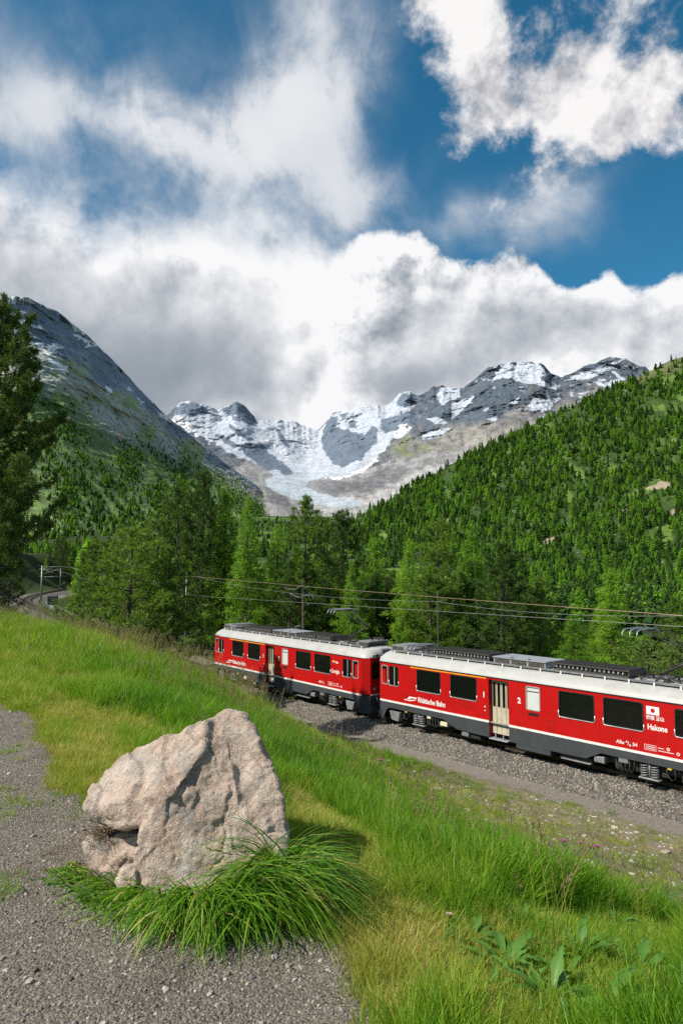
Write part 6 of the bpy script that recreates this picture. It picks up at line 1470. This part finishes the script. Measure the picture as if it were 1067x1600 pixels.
def dock(px, py, n, L, seed, lb):
    r_ = np.random.default_rng(seed); h_ = hit(px, py); root = empty('dock_plant', tuple(h_ - [0, 0, .01]), 0, label=lb, cat='dock plant', group='broad-leaved dock plants')
    for k in range(n + 6):
        a_ = k * 2.4 + r_.normal(0, .3); ln = L * .95 * r_.uniform(.5, 1.2); el_ = r_.uniform(.5, 1.25); m_ = 9; q = np.linspace(0, 1, m_)
        el2 = el_ - 1.5 * q * r_.uniform(.4, 1.0); rx = np.cumsum(np.cos(el2)) / m_ * ln; rz_ = np.cumsum(np.sin(el2)) / m_ * ln
        wv = np.interp(q, [0, .18, .3, .5, .75, 1], [.008, .010, .035, .058, .036, .0]) * ln * 1.7 * (1 + .20 * np.sin(q * 34 + k)); ca, sa = math.cos(a_), math.sin(a_); V = []
        for i in range(m_):
            for s_ in (-1, -.5, 0, .5, 1):
                lat = s_ * wv[i] ; lift = abs(s_) * wv[i] * .35 + .006 * math.sin(q[i] * 26 + s_ * 3) * (abs(s_) > .6); V.append((rx[i] * ca - lat * sa, rx[i] * sa + lat * ca, rz_[i] + lift))
        obj('leaf', mesh('leaf', V, [grid_faces(m_, 5)], M_DOCK, True), root)
for a in [(735, 1478, 7, .20, 1, 'upright dock plant left of the others at the edge of the dry grass'), (790, 1520, 9, .24, 2, 'dock plant with crossing leaves below the upright one'), (860, 1575, 10, .26, 3, 'large dock plant at the bottom, left of the middle of the dock patch'), (905, 1500, 8, .22, 4, 'dock plant at the upper middle of the dock patch'),
          (950, 1590, 10, .26, 5, 'large dock plant at the bottom right of the dock patch'), (1000, 1530, 8, .22, 6, 'dock plant at the upper right of the dock patch'), (1050, 1580, 8, .22, 7, 'dock plant cut by the right edge near the bottom corner'), (820, 1450, 6, .18, 8, 'small dock plant highest in the patch, among tall grass')] + [(px_, py_, 9, .17, 20 + i_, lb_) for i_, (px_, py_, lb_) in enumerate([(768, 1560, 'low dock plant at the bottom left of the dock patch'), (820, 1545, 'low dock plant between the crossing leaves and the large bottom one'), (885, 1535, 'dock plant in the very middle of the patch'), (930, 1548, 'dock plant right of the middle of the patch'), (845, 1500, 'dock plant above the middle of the patch'), (970, 1500, 'dock plant at the top right, behind seed stalks'), (900, 1596, 'dock plant cut by the bottom edge, middle of the patch'), (1010, 1590, 'dock plant cut by the bottom edge near the right corner'), (960, 1455, 'little dock plant farthest up the slope on the right'), (1040, 1480, 'little dock plant at the right edge, above the corner one')])]: dock(*a)

# ------------------------------------------------------------------ poles, wires, signal
def pt_on(px, off):
    """ground-plan point on the line parallel to the train, off metres from the track centre, seen at column px"""
    d = pray(px, 893)[:2]; n_ = np.array([.787, .617]); k = (23.5 + off) / (d @ n_); return d * k
def pole(name, xy, ztop, lab, mat, r_=.11, arm=None, strut=False, foot=None, lattice=False):
    g = float(ground(np.array([xy[0]]), np.array([xy[1]]))[0]) if foot is None else foot; root = empty(name, (xy[0], xy[1], g), 0, label=lab, cat='pole')
    H = ztop - g; MB().tube([(0, 0, -.3), (0, 0, H)], [r_, r_ * .75], 10).obj('post', mat, root)
    if arm:
        dx, dy, za = arm; za -= g
        MB().tube([(0, 0, za), (dx, dy, za + .12)], .03, 6).obj('bracket_arm', T_RODC, root)
        MB().tube([(0, 0, za - 1.0), (dx * .82, dy * .82, za + .05)], .026, 6).obj('stay', T_RODC, root)
        MB().tube([(0, 0, za - 1.35), (dx * 1.0, dy * 1.0, za - 1.25)], .02, 6).obj('steady_arm', T_RODC, root)
        ins = MB().tube([(dx * .12, dy * .12, za + .01), (dx * .17, dy * .17, za + .015), (dx * .22, dy * .22, za + .02)], [.07, .08, .07], 8); ins.obj('insulator', pm('brown_porcelain', (.10, .045, .03), .3), root)
    if strut: MB().tube([(strut[0], strut[1], H * .30), (0, 0, H - 1.6)], .06, 6).obj('strut', T_RODC, root)
    return root
m_grey = T_RODC; m_wood = pm('tarred_wood', (.045, .035, .028), .9, var=.2)
# pole by the bend: stands beside the track
q_ = at(66, 900, 96.); pole('catenary_pole', (q_[0], 96.), at(66, 884, 96.)[2], 'grey catenary pole in front of the track bend at the left', m_grey, .13, arm=(4.2, .8, at(66, 886, 96.)[2]))
q_ = at(95, 900, 122.); pole('catenary_pole', (q_[0], 122.), at(95, 888, 122.)[2], 'thin catenary pole farther round the bend', m_grey, .07, arm=(-3.4, -1, at(95, 890, 122.)[2]))
xy = pt_on(250, 3.2); pole('catenary_pole', xy, at(250, 868, xy[1])[2], 'galvanised pole with a slanting strut among the pines left of the train', m_grey, .13, strut=(-1.2, .6), arm=(-2.2, -1.7, 7.6))
xy = pt_on(292, 3.0); pole('catenary_pole', xy, at(292, 893, xy[1])[2], 'catenary pole behind the left end of the farther railcar', m_grey, .08, arm=(-.5, -.8, 6.9))
xy = pt_on(683, 2.9); pole('wooden_pole', xy, at(683, 924, xy[1])[2], 'dark wooden pole rising behind the left end of the nearer railcar', m_wood, .05)
#xy = pt_on(649, 5.0); pole('catenary_pole', xy, at(649, 940, xy[1])[2], 'slim grey post left of the dark wooden pole', m_wood, .045)
#xy = pt_on(430, 4.0); pole('catenary_pole', xy, at(430, 880, xy[1])[2], 'slim grey post among the larches above the farther railcar', m_grey, .06)
M_COP = pm('copper_cable', (.42, .29, .19), .4, .6, var=.05); M_WIRE = pm('wire_metal', (.34, .33, .30), .45, .6, var=.05)
def wire(name, pts, r_, mat, lab, sag=0, grp=None):
    P = []
    for (a, b) in zip(pts[:-1], pts[1:]):
        a = np.array(a, float); b = np.array(b, float)
        for q_ in np.linspace(0, 1, 14)[:-1]: p_ = a + (b - a) * q_; p_[2] -= 4 * sag * q_ * (1 - q_); P.append(p_)
    P.append(np.array(pts[-1], float)); o = MB().tube(P, r_, 5).obj(name, mat, label=lab, cat='wire')
    if grp: o['group'] = grp
def lp(px, off, z): p_ = pt_on(px, off); return (p_[0], p_[1], z)
wire('feeder_cable', [lp(300, 2.6, 6.75), lp(500, 2.6, 6.12), lp(700, 2.6, 5.80), lp(880, 2.6, 5.62), lp(1067, 2.6, 5.50), lp(1500, 2.6, 5.3)], .015, M_COP, 'copper coloured feeder cable, highest of the lines over the train')
wire('contact_wire', [lp(60, 0, 8.0), lp(180, 0, 5.6), lp(330, 0, 5.32), lp(690, 0, 5.30), lp(1200, 0, 5.30)], .009, M_WIRE, 'contact wire running level over both railcars')
wire('messenger_wire', [lp(305, 0, 6.8), lp(683, 0, 5.75), lp(1300, 0, 6.1)], .007, M_WIRE, 'sagging messenger wire hung between the poles over the train', .42)
0 and wire('signal_wire', [lp(322, 3.2, 5.9), lp(683, 3.2, 5.25), lp(1300, 3.2, 4.6)], .006, M_WIRE, 'thin wire just under the feeder cable behind the contact wire', .10)
0 and wire('return_wire', [lp(250, 3.2, 6.3), lp(430, 4.0, 5.35), lp(649, 5.0, 5.1), lp(1300, 4.5, 4.2)], .006, M_WIRE, 'lowest thin wire crossing the trees behind the train', .12)
q0 = at(66, 886, 96.); wire('messenger_wire', [tuple(at(20, 893, 80.)), tuple(at(110, 886, 96.)), tuple(at(168, 899, 78.))], .022, M_WIRE, 'catenary wire passing the pole at the track bend', .15)
q0 = at(83, 938, 74.)
sg = empty('track_signal', (q0[0], 74., q0[2] - 2.2), 0, label='small black signal box on a post beside the track bend', cat='signal')
MB().cyl((0, 0, -.5), (0, 0, 2.0), .06, 8).obj('post', T_RODC, sg); MB().box((-.55, -.12, 1.7), (.55, .12, 2.7), .06).obj('signal_board', T_RUB, sg)
for dx in (-.25, .25): MB().lathe((dx, -.13, 2.2), [(0, -.01), (.12, -.01), (.12, 0)], 12, 'y').obj('lamp', pm('dark_lens', (.02, .02, .02), .2), sg)

# ------------------------------------------------------------------ dead branches above the farther railcar
def dead():
    c_ = at(472, 960, 46); g = float(ground(c_[0:1], c_[1:2])[0]); root = empty('dead_tree', (c_[0], c_[1], g), 0, label='leafless grey twisted branches of a dead tree above the farther railcar', cat='dead tree')
    H = at(472, 905, 46)[2] - g; MB().tube([(0, 0, -.3), (.1, 0, H * .5), (0, 0, H)], [.13, .09, .03], 7).obj('trunk', M_BARK, root); r_ = np.random.default_rng(4)
    for k in range(11):
        z0 = H * r_.uniform(.35, .98); d_ = np.array([r_.choice([-1, 1]) * r_.uniform(.5, 1), r_.normal(0, .4), r_.normal(.1, .4)]); B = [np.array([0, 0, z0])]; ln = r_.uniform(.8, 2.2)
        for q_ in range(7): d_ = d_ + r_.normal(0, .38, 3) + [0, 0, -.10]; B.append(B[-1] + unit(d_) * ln / 7)
        br = MB().tube(B, np.linspace(.045, .010, 8), 4)
        for q_ in (3, 5): e_ = unit(d_ + r_.normal(0, 1, 3)) * ln * .35; br.tube([B[q_], B[q_] + e_ * .6, B[q_] + e_], [.02, .012, .006], 3)
        br.obj('branch', M_DEAD, root)
dead()

# ------------------------------------------------------------------ passenger at the first window of the nearer railcar
def passenger():
    pts = {'pel': (0, 0, 0, .13), 'ch': (.02, 0, .26, .15), 'sh': (.02, 0, .42, .13), 'nk': (.03, 0, .50, .055), 'hd0': (.04, 0, .57, .08), 'hd': (.045, 0, .66, .098), 'hd2': (.04, 0, .73, .07),
           'ls': (.02, -.19, .41, .06), 'le': (.06, -.24, .16, .045), 'lw': (.26, -.16, .10, .032), 'rs': (.02, .19, .41, .06), 're': (.06, .24, .16, .045), 'rw': (.26, .16, .10, .032), 'lk': (.42, -.11, .02, .075), 'lf': (.44, -.11, -.38, .05), 'rk': (.42, .11, .02, .075), 'rf': (.44, .11, -.38, .05), 'lh': (.03, -.10, -.0, .09), 'rh': (.03, .10, 0, .09)}
    E = [('pel', 'ch'), ('ch', 'sh'), ('sh', 'nk'), ('nk', 'hd0'), ('hd0', 'hd'), ('hd', 'hd2'), ('sh', 'ls'), ('ls', 'le'), ('le', 'lw'), ('sh', 'rs'), ('rs', 're'), ('re', 'rw'), ('pel', 'lh'), ('lh', 'lk'), ('lk', 'lf'), ('pel', 'rh'), ('rh', 'rk'), ('rk', 'rf')]
    ks = list(pts); me = bpy.data.meshes.new('p'); me.from_pydata([pts[k][:3] for k in ks], [(ks.index(a), ks.index(b)) for a, b in E], []); o = obj('tmp', me)
    o.modifiers.new('s', 'SKIN'); o.modifiers.new('d', 'SUBSURF').levels = 2
    for i, k in enumerate(ks): me.skin_vertices[0].data[i].radius = (pts[k][3],) * 2
    me.skin_vertices[0].data[0].use_root = True
    dg = bpy.context.evaluated_depsgraph_get(); dg.update(); m2 = bpy.data.meshes.new_from_object(o.evaluated_get(dg)); bpy.data.objects.remove(o)
    sk = pm('skin', (.42, .24, .16), .6, var=.04); ja = pm('brown_jacket', (.10, .065, .04), .9); m2.materials.clear(); m2.materials.append(sk); m2.materials.append(ja)
    for f in m2.polygons:
        c_ = f.center; f.material_index = 0 if c_.z > .49 or (c_.x > .24 and c_.z < .15 and c_.z > .06 and abs(c_.y) > .13) else 1
        f.use_smooth = True
    m2.name = 'person'; p_ = C2 + t2 * 3.05 + n2 * .42; root = empty('person', (p_[0], p_[1], 1.44), A2 - math.pi / 2 + math.pi, label='seated passenger in a brown jacket behind the first window of the nearer railcar', cat='person')
    obj('body', m2, root)
    V = []; hr = MB().lathe((.04, 0, .66), [(.085, -.02), (.108, .02), (.100, .07), (.06, .105), (0, .115)], 14); hr.obj('hair', pm('dark_hair', (.03, .02, .015), .8), root)
    fc = MB().lathe((.145, 0, .64), [(0, .02), (.014, .0), (0, -.02)], 6); fc.obj('nose', sk, root)
    for s_ in (-1, 1): MB().lathe((.137, .035 * s_, .675), [(0, .008), (.010, 0), (0, -.008)], 6).obj('eye', T_RUB, root)
passenger()
